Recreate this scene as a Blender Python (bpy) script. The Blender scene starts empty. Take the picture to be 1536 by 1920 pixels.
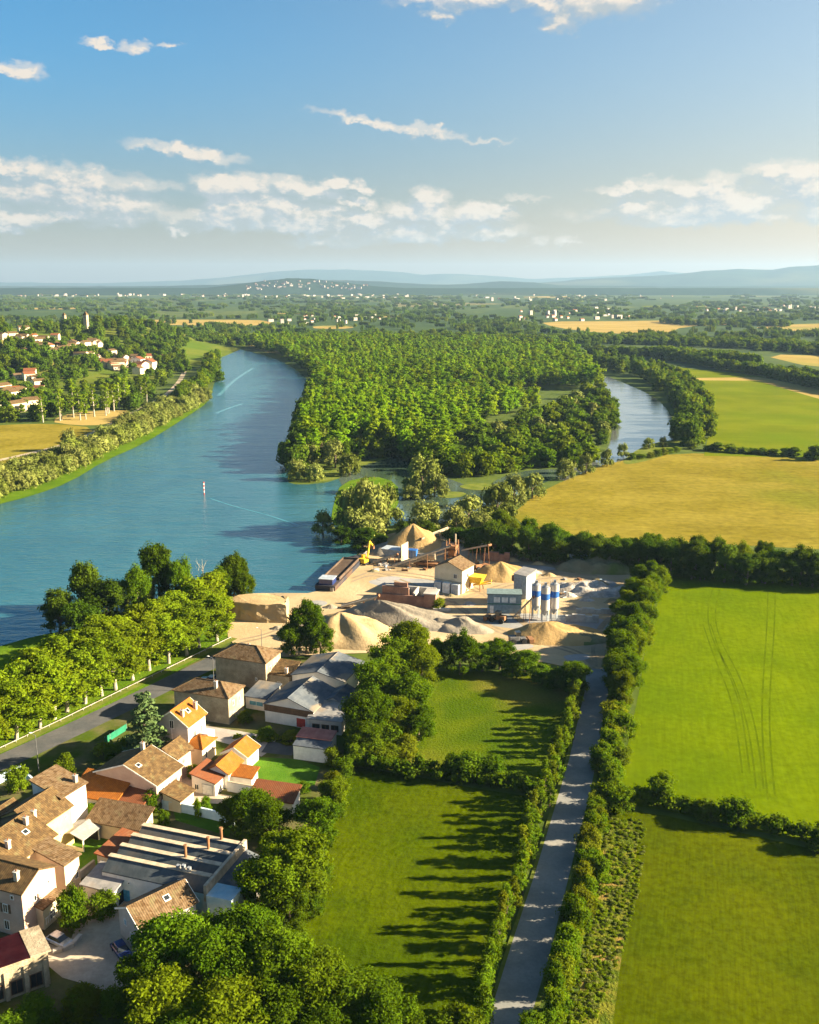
import bpy, bmesh, math, random
import numpy as np
from mathutils import Vector, noise as mnoise
R=random.Random(7); NR=np.random.default_rng(11)
sc=bpy.context.scene; COL=sc.collection
rad=math.radians
# ---------------------------------------------------------------- camera
F=1808.0; PIT=math.atan((960-532)/F); H=90.0
def ray(px,py):
    xc=(px-768)/F; yc=(960-py)/F
    return (xc, math.cos(PIT)+yc*math.sin(PIT), -math.sin(PIT)+yc*math.cos(PIT))
def P(px,py,z=0.0):
    d=ray(px,py); t=(z-H)/min(d[2],-1e-4)
    return Vector((d[0]*t,d[1]*t,z))
def ss(a,b,x):
    t=min(1,max(0,(x-a)/(b-a))); return t*t*(3-2*t)
def hill(x,y):
    w=ss(-215-0.12*(y-900),-430,x) if y>0 else 0
    return 40*ss(-225,-470,x)*ss(800,1180,y)*(1-ss(1350,1900,y))*(0.85+0.15*math.sin(x*.02+y*.011))
def T(px,py,dz=0):
    d=ray(px,py); t=300.0
    while t<9000:
        x,y,z=d[0]*t,d[1]*t,H+d[2]*t
        if z<=hill(x,y)+dz: return Vector((x,y,hill(x,y)))
        t+=4 if t<2200 else 40
    return P(px,py)
cd=bpy.data.cameras.new('camera'); cam=bpy.data.objects.new('camera',cd); COL.objects.link(cam)
cam.location=(0,0,H); cam.rotation_euler=(math.pi/2-PIT,0,0)
cd.sensor_fit='VERTICAL'; cd.sensor_height=24; cd.lens=24*F/1920; cd.clip_end=60000; cd.clip_start=1
sc.camera=cam
# ---------------------------------------------------------------- materials
MATS={}
def nodes(name):
    m=bpy.data.materials.new(name); m.use_nodes=True; nt=m.node_tree; nt.nodes.clear()
    o=nt.nodes.new('ShaderNodeOutputMaterial'); MATS[name]=m
    return m,nt,o
def N(nt,t,**k):
    n=nt.nodes.new(t)
    for a,b in k.items():
        if a in n.inputs.keys(): n.inputs[a].default_value=b
        else: setattr(n,a,b)
    return n
def rgba(c): return (c[0],c[1],c[2],1)
def mixc(nt,fac,a,b,mode='MIX'):
    n=nt.nodes.new('ShaderNodeMix'); n.data_type='RGBA'; n.blend_type=mode
    for i,v in ((0,fac),(6,a),(7,b)):
        if hasattr(v,'is_output'): nt.links.new(v,n.inputs[i])
        else: n.inputs[i].default_value=v if i==0 else rgba(v)
    return n.outputs[2]
def mth(nt,op,a,b=None,c=None,clamp=False):
    n=nt.nodes.new('ShaderNodeMath'); n.operation=op; n.use_clamp=clamp
    for i,v in enumerate((a,b,c)):
        if v is None: continue
        if hasattr(v,'is_output'): nt.links.new(v,n.inputs[i])
        else: n.inputs[i].default_value=v
    return n.outputs[0]
def sstep(nt,a,b,v):
    n=nt.nodes.new('ShaderNodeMapRange'); n.interpolation_type='SMOOTHSTEP'
    n.inputs[1].default_value=a; n.inputs[2].default_value=b; nt.links.new(v,n.inputs[0]); return n.outputs[0]
def noise(nt,vec,scale,detail=3,rough=.55,dist=0):
    n=nt.nodes.new('ShaderNodeTexNoise'); n.inputs['Scale'].default_value=scale; n.inputs['Detail'].default_value=detail
    n.inputs['Roughness'].default_value=rough; n.inputs['Distortion'].default_value=dist
    if vec is not None: nt.links.new(vec,n.inputs['Vector'])
    return n.outputs['Fac']
def scaled(nt,vec,s,rot=0):
    n=nt.nodes.new('ShaderNodeMapping'); n.inputs['Scale'].default_value=s; n.inputs['Rotation'].default_value=(0,0,rot)
    nt.links.new(vec,n.inputs['Vector']); return n.outputs[0]
def surf(name,c1,c2,scale=.3,c3=None,fine=3.0,fine_amt=.35,rough=.9,bump=0,rows=None,spec=.0,metal=0,lo=.35,hi=.65,detail=4):
    """two-tone noise surface with a finer mottle; rows=(wavelength m, heading, strength, wobble)"""
    m,nt,o=nodes(name); L=nt.links.new
    vec=nt.nodes.new('ShaderNodeTexCoord').outputs['Object']
    n1=noise(nt,vec,scale,detail); col=mixc(nt,sstep(nt,lo,hi,n1),c1,c2)
    if c3: 
        n3=noise(nt,vec,scale*.31,3); col=mixc(nt,sstep(nt,.52,.68,n3),col,c3)
    n2=noise(nt,vec,fine,3,.65)
    k=mth(nt,'MULTIPLY_ADD',n2,fine_amt*2,1-fine_amt)
    k=mth(nt,'MULTIPLY',k,mth(nt,'MULTIPLY_ADD',noise(nt,vec,scale*.55,4,.6),.5,.75))
    hgt=n2
    if rows:
        wl,hd,st,wob=rows
        mv=scaled(nt,scaled(nt,vec,(1,1,1),hd),(1/wl,.07/wl,1))
        sn=noise(nt,mv,1.0,4,.65,wob*.15)
        rw=mth(nt,'MULTIPLY_ADD',sn,st*4,1-st*2); k=mth(nt,'MULTIPLY',k,rw)
    cm=nt.nodes.new('ShaderNodeCombineXYZ')
    for i in range(3): L(k,cm.inputs[i])
    col=mixc(nt,1.0,col,cm.outputs[0],'MULTIPLY')
    b=nt.nodes.new('ShaderNodeBsdfPrincipled'); L(col,b.inputs['Base Color']); b.inputs['Roughness'].default_value=rough
    b.inputs['Specular IOR Level'].default_value=spec; b.inputs['Metallic'].default_value=metal
    if bump:
        bp=nt.nodes.new('ShaderNodeBump'); bp.inputs['Strength'].default_value=bump; bp.inputs['Distance'].default_value=.3
        L(hgt,bp.inputs['Height']); L(bp.outputs[0],b.inputs['Normal'])
    L(b.outputs[0],o.inputs[0]); return m
def leaf(name,c1,c2,c3=None,trans=.3,tcol=None):
    m,nt,o=nodes(name); L=nt.links.new
    oi=nt.nodes.new('ShaderNodeObjectInfo'); tc=nt.nodes.new('ShaderNodeTexCoord')
    n1=noise(nt,tc.outputs['Object'],.55,3,.6)
    col=mixc(nt,sstep(nt,.3,.7,n1),c1,c2)
    if c3: col=mixc(nt,sstep(nt,.45,1.0,oi.outputs['Random']),col,c3)
    hs=nt.nodes.new('ShaderNodeHueSaturation'); L(col,hs.inputs['Color'])
    L(mth(nt,'MULTIPLY_ADD',oi.outputs['Random'],.03,.485),hs.inputs['Hue'])
    r2=mth(nt,'FRACT',mth(nt,'MULTIPLY',oi.outputs['Random'],7.31))
    L(mth(nt,'MULTIPLY_ADD',r2,.55,.72),hs.inputs['Value'])
    d=nt.nodes.new('ShaderNodeBsdfDiffuse'); L(hs.outputs[0],d.inputs[0])
    t=nt.nodes.new('ShaderNodeBsdfTranslucent')
    tcl=mixc(nt,1.0,hs.outputs[0],tcol or (1.3,1.15,.35),'MULTIPLY'); L(tcl,t.inputs[0])
    mx=nt.nodes.new('ShaderNodeMixShader'); mx.inputs[0].default_value=trans
    L(d.outputs[0],mx.inputs[1]); L(t.outputs[0],mx.inputs[2]); L(mx.outputs[0],o.inputs[0]); return m
def tiles(name,c1,c2,c3,pitch=.33,lichen=(.3,.27,.16)):
    """clay roof tiles: columns running down the slope, patchy weathering"""
    m,nt,o=nodes(name); L=nt.links.new
    g=nt.nodes.new('ShaderNodeTexCoord').outputs['UV']
    n=noise(nt,g,1.1,4,.7); col=mixc(nt,sstep(nt,.35,.65,n),c1,c2)
    v=nt.nodes.new('ShaderNodeTexVoronoi'); v.inputs['Scale'].default_value=2.2; L(g,v.inputs['Vector'])
    sp=nt.nodes.new('ShaderNodeSeparateColor'); L(v.outputs['Color'],sp.inputs[0])
    col=mixc(nt,mth(nt,'MULTIPLY',sp.outputs[0],.85),col,c3)
    n2=noise(nt,g,.45,4,.6); col=mixc(nt,sstep(nt,.55,.72,n2),col,lichen)
    w=nt.nodes.new('ShaderNodeTexWave'); w.inputs['Scale'].default_value=1/(pitch*3.18); L(g,w.inputs['Vector']); w.inputs['Distortion'].default_value=.4
    k=mth(nt,'MULTIPLY_ADD',w.outputs['Fac'],.28,.84); cm=nt.nodes.new('ShaderNodeCombineXYZ')
    for i in range(3): L(k,cm.inputs[i])
    col=mixc(nt,1.0,col,cm.outputs[0],'MULTIPLY')
    b=nt.nodes.new('ShaderNodeBsdfPrincipled'); L(col,b.inputs['Base Color']); b.inputs['Roughness'].default_value=.85; b.inputs['Specular IOR Level'].default_value=.2
    bp=nt.nodes.new('ShaderNodeBump'); bp.inputs['Strength'].default_value=.35; bp.inputs['Distance'].default_value=.07; L(w.outputs['Fac'],bp.inputs['Height']); L(bp.outputs[0],b.inputs['Normal'])
    L(b.outputs[0],o.inputs[0]); return m
def plain(name,c,rough=.6,spec=.3,metal=0,var=.15):
    return surf(name,tuple(x*(1-var) for x in c),tuple(x*(1+var) for x in c),1.3,fine=9,fine_amt=.12,rough=rough,spec=spec,metal=metal)
M=MATS
# ---------------------------------------------------------------- object helpers
def tag(o,label=None,cat=None,group=None,kind=None):
    if label: o['label']=label
    if cat: o['category']=cat
    if group: o['group']=group
    if kind: o['kind']=kind
    return o
def link(name,me,parent=None,loc=None,rz=0):
    o=bpy.data.objects.new(name,me); COL.objects.link(o)
    if parent is not None: o.parent=parent
    if loc is not None: o.location=loc
    if rz: o.rotation_euler=(0,0,rz)
    return o
def empty(name,loc,rz=0):
    o=link(name,None,None,loc,rz); o.empty_display_size=.5; return o
def mesh_np(name,V,Fq,mats,smooth=False,midx=None):
    """quads/tris mesh from numpy; Fq (n,4) or (n,3)"""
    me=bpy.data.meshes.new(name); n,k=Fq.shape
    me.vertices.add(len(V)); me.vertices.foreach_set('co',np.asarray(V,np.float32).ravel())
    me.loops.add(n*k); me.loops.foreach_set('vertex_index',Fq.astype(np.int32).ravel())
    me.polygons.add(n); me.polygons.foreach_set('loop_start',np.arange(0,n*k,k,dtype=np.int32))
    if midx is not None: me.polygons.foreach_set('material_index',midx.astype(np.int32))
    me.polygons.foreach_set('use_smooth',np.full(n,smooth))
    for m in (mats if isinstance(mats,(list,tuple)) else [mats]): me.materials.append(m)
    me.update(calc_edges=True); me.validate(); return me
class MB:
    """collects solids; build() makes ONE mesh object. Faces get planar UVs in metres."""
    def __init__(s): s.bm=bmesh.new(); s.mats=[]; s.cur=0
    def m(s,mat):
        if mat not in s.mats: s.mats.append(mat)
        s.cur=s.mats.index(mat); return s
    def face(s,pts):
        vs=[s.bm.verts.new(p) for p in pts]
        try: f=s.bm.faces.new(vs); f.material_index=s.cur
        except ValueError: pass
    def box(s,x0,y0,z0,x1,y1,z1):
        return s.prism([(x0,y0),(x1,y0),(x1,y1),(x0,y1)],z0,z1)
    def prism(s,poly,z0,z1,top=None):
        top=top or poly; n=len(poly)
        a=[s.bm.verts.new((p[0],p[1],z0)) for p in poly]; b=[s.bm.verts.new((p[0],p[1],z1)) for p in top]
        fs=[s.bm.faces.new(a[::-1]),s.bm.faces.new(b)]
        for i in range(n): fs.append(s.bm.faces.new((a[i],a[(i+1)%n],b[(i+1)%n],b[i])))
        for f in fs: f.material_index=s.cur
        return s
    def slab(s,pts,t=.18):
        """polygon thickened upward by t"""
        a=[s.bm.verts.new(p) for p in pts]; b=[s.bm.verts.new((p[0],p[1],p[2]+t)) for p in pts]; n=len(pts)
        fs=[s.bm.faces.new(b),s.bm.faces.new(a[::-1])]
        for i in range(n): fs.append(s.bm.faces.new((a[i],a[(i+1)%n],b[(i+1)%n],b[i])))
        for f in fs: f.material_index=s.cur
        return s
    def bar(s,p,q,r,r2=None,n=8):
        p,q=Vector(p),Vector(q); d=(q-p).normalized(); r2=r if r2 is None else r2
        u=d.orthogonal().normalized(); v=d.cross(u)
        A=[];B=[]
        for i in range(n):
            a=2*math.pi*(i+.5)/n; e=u*math.cos(a)+v*math.sin(a)
            A.append(s.bm.verts.new(p+e*r)); B.append(s.bm.verts.new(q+e*r2))
        fs=[s.bm.faces.new(A[::-1]),s.bm.faces.new(B)]
        for i in range(n): fs.append(s.bm.faces.new((A[i],A[(i+1)%n],B[(i+1)%n],B[i])))
        for f in fs: f.material_index=s.cur
        return s
    def beam(s,p,q,w,h):
        """rectangular beam from p to q, width w (level), height h"""
        p,q=Vector(p),Vector(q); d=(q-p).normalized(); side=d.cross(Vector((0,0,1)))
        side=side.normalized() if side.length>1e-3 else Vector((1,0,0)); up=side.cross(d)
        A=[];B=[]
        for i,j in ((-1,-1),(1,-1),(1,1),(-1,1)):
            e=side*(w/2*i)+up*(h/2*j); A.append(s.bm.verts.new(p+e)); B.append(s.bm.verts.new(q+e))
        fs=[s.bm.faces.new(A[::-1]),s.bm.faces.new(B)]
        for i in range(4): fs.append(s.bm.faces.new((A[i],A[(i+1)%4],B[(i+1)%4],B[i])))
        for f in fs: f.material_index=s.cur
        return s
    def ball(s,c,r,seg=10,rings=6):
        v0=len(s.bm.verts)
        res=bmesh.ops.create_uvsphere(s.bm,u_segments=seg,v_segments=rings,radius=1)
        rr=(r,r,r) if not hasattr(r,'__len__') else r
        for v in res['verts']: v.co=Vector((c[0]+v.co.x*rr[0],c[1]+v.co.y*rr[1],c[2]+v.co.z*rr[2]))
        for f in {f for v in res['verts'] for f in v.link_faces}: f.material_index=s.cur
        return s
    def mesh(s,name,bevel=0,smooth=False):
        bm=s.bm; bmesh.ops.recalc_face_normals(bm,faces=bm.faces)
        if bevel: bmesh.ops.bevel(bm,geom=[e for e in bm.edges],offset=bevel,segments=1,affect='EDGES',clamp_overlap=True)
        uv=bm.loops.layers.uv.new('UVMap')
        for f in bm.faces:
            n=f.normal; h=Vector((-n.y,n.x,0))
            h=h.normalized() if h.length>.05 else Vector((1,0,0)); g=n.cross(h)
            for l in f.loops: l[uv].uv=(l.vert.co.dot(h),l.vert.co.dot(g))
            f.smooth=smooth
        me=bpy.data.meshes.new(name); bm.to_mesh(me); bm.free()
        for m in s.mats: me.materials.append(m)
        return me
    def build(s,name,parent=None,loc=None,rz=0,**k): return link(name,s.mesh(name,**k),parent,loc,rz)
LAYER=[0]
def smoothpoly(pts,closed=True,it=1):
    for _ in range(it):
        q=[]
        n=len(pts)
        for i in range(n if closed else n-1):
            a,b=pts[i],pts[(i+1)%n]
            q+= [a*.75+b*.25,a*.25+b*.75]
        pts=q if closed else [pts[0]]+q+[pts[-1]]
    return pts
def sheet(name,px,mat,z=None,it=0,kind='structure',label=None,world=False,**kw):
    if z is None: LAYER[0]+=1; z=.03+LAYER[0]*.002
    pts=[Vector(p) for p in px] if world else [P(*p) for p in px]
    pts=smoothpoly(pts,True,it)
    bm=bmesh.new(); f=bm.faces.new([bm.verts.new((p.x,p.y,z)) for p in pts])
    if f.normal.z<0: f.normal_flip()
    bmesh.ops.triangulate(bm,faces=bm.faces)
    me=bpy.data.meshes.new(name); bm.to_mesh(me); bm.free(); me.materials.append(mat)
    o=link(name,me); tag(o,label=label,kind=kind,**kw); return o
def ribbon(name,px,w,mat,z=None,kind='structure',world=False,f=P):
    if z is None: LAYER[0]+=1; z=.03+LAYER[0]*.002
    pts=[Vector(p) for p in px] if world else [f(*p) for p in px]
    pts=smoothpoly(pts,False,2); V=[]
    for i,p in enumerate(pts):
        d=(pts[min(i+1,len(pts)-1)]-pts[max(i-1,0)]); d.z=0; d.normalize(); s=Vector((-d.y,d.x,0))*w/2
        for q in (p+s,p-s): V.append((q.x,q.y,z+(hill(q.x,q.y) if f is T else 0)))
    Fq=np.array([(2*i,2*i+1,2*i+3,2*i+2) for i in range(len(pts)-1)])
    o=link(name,mesh_np(name,np.array(V),Fq,mat)); tag(o,kind=kind); return o
def inpoly(x,y,poly):
    c=False; j=len(poly)-1
    for i in range(len(poly)):
        xi,yi=poly[i][0],poly[i][1]; xj,yj=poly[j][0],poly[j][1]
        if (yi>y)!=(yj>y) and x<(xj-xi)*(y-yi)/(yj-yi)+xi: c=not c
        j=i
    return c
# ---------------------------------------------------------------- trees
LEAFMAT={
 'broad':leaf('leaf_broad',(.045,.10,.004),(.085,.15,.005),(.125,.155,.005),trans=.4),
 'plane':leaf('leaf_plane',(.108,.178,.006),(.168,.235,.009),(.15,.20,.008),trans=.42),
 'poplar':leaf('leaf_poplar',(.088,.19,.005),(.14,.255,.007),(.185,.24,.007),trans=.42),
 'willow':leaf('leaf_willow',(.12,.155,.03),(.185,.21,.055),(.14,.16,.025),trans=.2,tcol=(1.1,1.05,.6)),
 'bush':leaf('leaf_bush',(.05,.115,.005),(.10,.165,.006),(.145,.16,.008),trans=.4),
 'dark':leaf('leaf_dark',(.03,.078,.006),(.062,.115,.008),(.08,.115,.008),trans=.35),
 'cedar':leaf('leaf_cedar',(.045,.085,.03),(.09,.13,.045),None,trans=.1,tcol=(1,1,.6)),
 'far':leaf('leaf_far',(.045,.10,.008),(.085,.145,.010),(.115,.145,.010),trans=.35),
}
surf('bark',(.10,.075,.05),(.17,.14,.10),1.5,fine=6,fine_amt=.3)
surf('bark_pale',(.28,.25,.19),(.4,.37,.3),.9,fine=5,fine_amt=.3)
def icos(sub=1):
    bm=bmesh.new(); bmesh.ops.create_icosphere(bm,subdivisions=sub,radius=1); bm.verts.ensure_lookup_table()
    v=np.array([v.co[:] for v in bm.verts]); f=np.array([[q.index for q in p.verts] for p in bm.faces]); bm.free(); return v,f
ICO1=icos(1); ICO2=icos(2)
def leafquads(C,Nrm,S,rng,asp=.62):
    n=len(C); Nrm=Nrm/np.maximum(1e-6,np.linalg.norm(Nrm,axis=1))[:,None]
    a=rng.normal(size=(n,3)); t=np.cross(Nrm,a); t/=np.maximum(1e-6,np.linalg.norm(t,axis=1))[:,None]; b=np.cross(Nrm,t)
    S=S[:,None]
    V=np.stack([C+t*S,C+b*S*asp+Nrm*S*.12,C-t*S,C-b*S*asp+Nrm*S*.12],1).reshape(-1,3)
    return V,np.arange(4*n).reshape(n,4)
def crown(name,clumps,mat,leafn,lsize,rng,jit=.55,core=.72,down=.0,ico=ICO1,squash=.9):
    """clumps (k,4): centre+radius -> one foliage mesh of leaf clusters round dark-free inner cores"""
    VV=[];FF=[];off=0; cv,cf=ico
    for (x,y,z,r) in clumps:
        if core:
            w=1+.18*rng.normal(size=(len(cv),1)).clip(-1.5,1.5)
            v=cv*r*core*w*np.array([1,1,squash])+np.array([x,y,z]); f=np.concatenate([cf,cf[:,2:3]],1)
            VV.append(v);FF.append(f+off);off+=len(v)
        n=max(8,int(leafn*r*r)); d=rng.normal(size=(n,3)); d/=np.linalg.norm(d,axis=1)[:,None]
        d[:,2]=np.where(rng.random(n)<.6,np.abs(d[:,2]),d[:,2])
        c=d*(r*(.62+.75*rng.random(n)**1.6))[:,None]*(1+.22*rng.normal(size=3).clip(-1.3,1.3))*np.array([1,1,squash])+np.array([x,y,z])
        if down: c[:,2]-=down*r*rng.random(n)*np.linalg.norm(d[:,:2],axis=1)**2
        nn=d+jit*rng.normal(size=(n,3))+np.array([0,0,.25])
        v,f=leafquads(c,nn,lsize*rng.uniform(.55,1.35,n),rng); VV.append(v);FF.append(f+off);off+=len(v)
    V=np.concatenate(VV); Fq=np.concatenate(FF)
    # cores are stored as degenerate quads -> split to true triangles
    me=bpy.data.meshes.new(name)
    tri=Fq[:,2]==Fq[:,3]; q=Fq[~tri]; t=Fq[tri][:,:3]
    loops=np.concatenate([q.ravel(),t.ravel()]).astype(np.int32)
    starts=np.concatenate([np.arange(len(q))*4,len(q)*4+np.arange(len(t))*3]).astype(np.int32)
    me.vertices.add(len(V)); me.vertices.foreach_set('co',V.astype(np.float32).ravel())
    me.loops.add(len(loops)); me.loops.foreach_set('vertex_index',loops)
    me.polygons.add(len(starts)); me.polygons.foreach_set('loop_start',starts)
    me.materials.append(mat); me.update(calc_edges=True); return me
def trunk(name,h,r,limbs,mat,rng,spread=2.0):
    b=MB().m(mat); p=Vector((0,0,-.3)); q=Vector((rng.normal()*.15,rng.normal()*.15,h*.45)); e=Vector((rng.normal()*.4,rng.normal()*.4,h))
    b.bar(p,q,r*1.25,r*.85,9); b.bar(q,e,r*.85,r*.35,8)
    for i in range(limbs):
        a=rng.uniform(0,6.28); z=rng.uniform(.35,.8); s=q.lerp(e,max(0,(z-.45)/.55)) if z>.45 else p.lerp(q,z/.45)
        L=spread*rng.uniform(.7,1.1); b.bar(s,s+Vector((math.cos(a)*L,math.sin(a)*L,L*.75)),r*.42,r*.13,6)
    return b.mesh(name)
def round_clumps(rng,R_,h,base,k,rc):
    out=[]; zc=(h+base)/2; rz=(h-base)/2
    for i in range(k):
        d=rng.normal(size=3); d/=np.linalg.norm(d); d[2]=abs(d[2]) if rng.random()<.62 else d[2]
        u=rng.uniform(.35,.82); r=rc*rng.uniform(.7,1.25)
        out.append((d[0]*(R_-r*.6)*u*1.15,d[1]*(R_-r*.6)*u*1.15,zc+d[2]*(rz-r*.5)*u*1.1,r))
    for a in np.linspace(0,6.28,8)[:-1]+rng.random(): out.append((R_*.62*math.cos(a),R_*.62*math.sin(a),base+rc*.75+rng.random()*rc*.5,rc*.95))
    out.append((0,0,zc,rc*1.3)); return out
TREES={}
def variants(kind,n,make):
    TREES[kind]=[make(np.random.default_rng(abs(hash_(kind))%9999+i*17),i) for i in range(n)]
def hash_(s): return sum((i+1)*ord(c)*31 for i,c in enumerate(s))
# nominal sizes: 12 m tall broadleaf with 5 m radius, etc. (scaled when placed)
def mk_broad(rng,i):
    return (trunk('trunk',8,.32,6,M['bark'],rng,2.6),crown('crown',round_clumps(rng,5.2,12,1.4,58,1.2),LEAFMAT['broad'],165,.21,rng,jit=.8,core=.62),12,5.2)
def mk_plane(rng,i):
    cl=[]
    for k in range(38):
        t=rng.random()**.9; z=2.2+9*t; rr=(3.0*math.sin(math.pi*min(1,.26+.70*t))+.3)*math.sqrt(rng.random()); a=rng.uniform(0,6.28)
        cl.append((rr*math.cos(a),rr*math.sin(a),z,rng.uniform(.6,1.25)))
    cl+= [(rng.normal()*.6,rng.normal()*.6,10.2+rng.random()*1.3,.8),(0,0,7,1.6)]
    return (trunk('trunk',8,.26,6,M['bark_pale'],rng,1.8),crown('crown',cl,LEAFMAT['plane'],150,.22,rng,jit=.85,core=.6),12,3.3)
def mk_poplar(rng,i):
    cl=[]
    for k in range(15):
        t=(k+rng.random())/15; z=4+17*t; rr=(2.3*math.sin(math.pi*(.18+.78*t))+.1)*rng.uniform(.2,.8); a=rng.uniform(0,6.28)
        cl.append((rr*math.cos(a),rr*math.sin(a),z,rng.uniform(1.1,1.7)*(1-.35*t)))
    return (trunk('trunk',15,.28,3,M['bark_pale'],rng,1.6),crown('crown',cl,LEAFMAT['poplar'],26,.55,rng,jit=.6),22,3)
def mk_willow(rng,i):
    cl=[]
    for k in range(9):
        a=rng.uniform(0,6.28); u=rng.uniform(.2,.9); cl.append((3.4*u*math.cos(a),3.4*u*math.sin(a),3.2+2.9*math.sqrt(max(0,1-u*u))*rng.uniform(.6,1),rng.uniform(1.5,2.2)))
    cl+=[(3.6*math.cos(a),3.6*math.sin(a),1.9,1.5) for a in np.linspace(0,6.28,7)[:-1]+rng.random()]
    return (trunk('trunk',5,.3,4,M['bark'],rng,1.8),crown('crown',cl,LEAFMAT['willow'],48,.36,rng,down=.35),8,4.8)
def mk_bush(rng,i):
    cl=round_clumps(rng,2.4,4.6,.2,22,.75)
    return (trunk('trunk',2.6,.12,3,M['bark'],rng,1),crown('crown',cl,LEAFMAT['bush'],260,.155,rng,jit=.75,core=.62),4.6,2.5)
def mk_slim(rng,i):
    cl=[]
    for k in range(16):
        t=(k+rng.random())/16; z=.7+6*t; rr=(1.35*math.sin(math.pi*(.25+.7*t)))*rng.uniform(.2,1); a=rng.uniform(0,6.28)
        cl.append((rr*math.cos(a),rr*math.sin(a),z,rng.uniform(.55,.95)*(1-.3*t)))
    return (trunk('trunk',5,.13,4,M['bark'],rng,.9),crown('crown',cl,LEAFMAT['bush'],200,.18,rng,jit=.75,core=.6),7,2)
def mk_dark(rng,i):
    return (trunk('trunk',6,.3,5,M['bark'],rng,2),crown('crown',round_clumps(rng,4.2,11,.8,44,1.15),LEAFMAT['dark'],150,.23,rng,jit=.75,core=.62),11,4.2)
def mk_cedar(rng,i):
    cl=[]
    for k in range(11):
        z=2.2+k*1.05; rad_=3.6*(1-k/12.5)
        for j in range(max(3,int(7-k*.4))):
            a=j*6.28/max(3,int(7-k*.4))+k*.9+rng.random()*.5
            for u in (.45,.85): cl.append((rad_*u*math.cos(a),rad_*u*math.sin(a),z-.35*u*rad_*.5,.62*(1.1-.3*u)))
    return (trunk('trunk',13,.3,0,M['bark'],rng),crown('crown',cl,LEAFMAT['cedar'],150,.24,rng,core=.5,squash=.5),14,3.7)
def mk_tall(rng,i): # tall thin trees with bare pale stems
    cl=[]
    for k in range(12):
        t=(k+rng.random())/12; z=5.5+14.5*t; rr=1.9*math.sin(math.pi*(.15+.7*t))*rng.uniform(.2,1); a=rng.uniform(0,6.28)
        cl.append((rr*math.cos(a),rr*math.sin(a),z,rng.uniform(.8,1.3)))
    return (trunk('trunk',17,.3,4,M['bark_pale'],rng,1.5),crown('crown',cl,LEAFMAT['plane'],26,.5,rng,jit=.7,core=.6),21,2.8)
for kd,n,f in (('broad',4,mk_broad),('plane',4,mk_plane),('poplar',5,mk_poplar),('willow',3,mk_willow),('bush',4,mk_bush),('slim',4,mk_slim),('dark',3,mk_dark),('cedar',1,mk_cedar),('tall',2,mk_tall)): variants(kd,n,f)
def single(kind):
    """crown and stem in one small mesh, for far copies"""
    out=[]
    for i in range(3):
        rng=np.random.default_rng(hash_(kind)+i*5)
        if kind=='poplar': 
            cl=[]
            for k in range(10):
                t=(k+rng.random())/10; rr=(2.4*math.sin(math.pi*(.12+.74*t))+.1)*rng.uniform(.25,.85); a=rng.uniform(0,6.28)
                cl.append((rr*math.cos(a),rr*math.sin(a),5+15.5*t,rng.uniform(1.2,1.9)*(.95+.4*math.sin(math.pi*t)-.2*t)))
            me=crown('far_poplar',cl,LEAFMAT['poplar'],18,.62,rng,jit=.55,core=.74); h,w=22,3
        elif kind=='willow':
            me=crown('far_willow',round_clumps(rng,4.2,7.5,.2,11,1.8),LEAFMAT['willow'],12,.75,rng,down=.3); h,w=8,4.6
        elif kind=='round':
            me=crown('far_round',round_clumps(rng,4.6,11,.5,14,1.9),LEAFMAT['far'],12,.8,rng); h,w=11,4.8
        elif kind=='roundlit':  # same round crown in the broadleaf leaf colour
            me=crown('far_round',round_clumps(rng,4.6,11,.5,14,1.9),LEAFMAT['broad'],12,.8,rng); h,w=11,4.8
        elif kind=='tallmix':
            cl=[(rng.normal()*1.3,rng.normal()*1.3,rng.uniform(7,20-i*2),rng.uniform(1.0,2.3)) for _ in range(11)]
            me=crown('far_poplar',cl,LEAFMAT[('broad','plane','far')[i]],18,.6,rng,jit=.6); h,w=22,3
        elif kind=='weed':
            me=crown('weed_tuft',round_clumps(rng,1.2,1.6,.1,6,.5),LEAFMAT['plane' if i<2 else 'willow'],60,.22,rng,core=.5); h,w=1.6,2.4
        else: # wood: a clump of many crowns 60 x 30 m
            cl=[(rng.uniform(-28,28),rng.uniform(-14,14),rng.uniform(3,8),rng.uniform(3,5.5)) for _ in range(34)]
            me=crown('far_wood',cl,LEAFMAT['far'],2.2,1.9,rng,core=.85); h,w=12,30
        out.append((None,me,h,w))
    return out
for kd in ('poplar','tallmix','willow','round','roundlit','weed','wood'): TREES['far_'+kd]=single(kd)
def tree(kind,loc,h,w=None,label='',name='tree',cat='tree',group=None,parts=True,rng=R):
    """h height, w crown width in metres"""
    tr,cr,h0,r0=rng.choice(TREES[kind]); sz=h/h0; sx=(w/2/r0) if w else sz
    a=rng.uniform(0,6.28)
    if tr is None or not parts:
        o=link(name,cr,None,loc,a); o.scale=(sx,sx,sz); return tag(o,label,cat,group)
    o=empty(name,loc,a); tag(o,label,cat,group); o.scale=(sx,sx,sz)
    link('trunk',tr,o); link('crown',cr,o); return o
def top(px,py,h):
    """ground point under a crown top seen at this pixel, for a tree of height h"""
    p=P(px,py,h); p.z=0; return p
def along(px,spacing,jit=0,f=P):
    pts=[f(*p) for p in px]; out=[]; carry=0
    for a,b in zip(pts,pts[1:]):
        L=(b-a).length; t=carry
        while t<L:
            p=a.lerp(b,t/L); out.append(Vector((p.x+R.gauss(0,jit),p.y+R.gauss(0,jit),p.z))); t+=spacing*R.uniform(.75,1.25)
        carry=t-L
    return out
def row(kind,px,spacing,hr,wr,jit,label,name,cat,group,parts=True,f=P):
    for p in along(px,spacing,jit,f):
        h=R.uniform(*hr); tree(kind,p,h,R.uniform(*wr) if wr else None,label,name,cat,group,parts)
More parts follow.
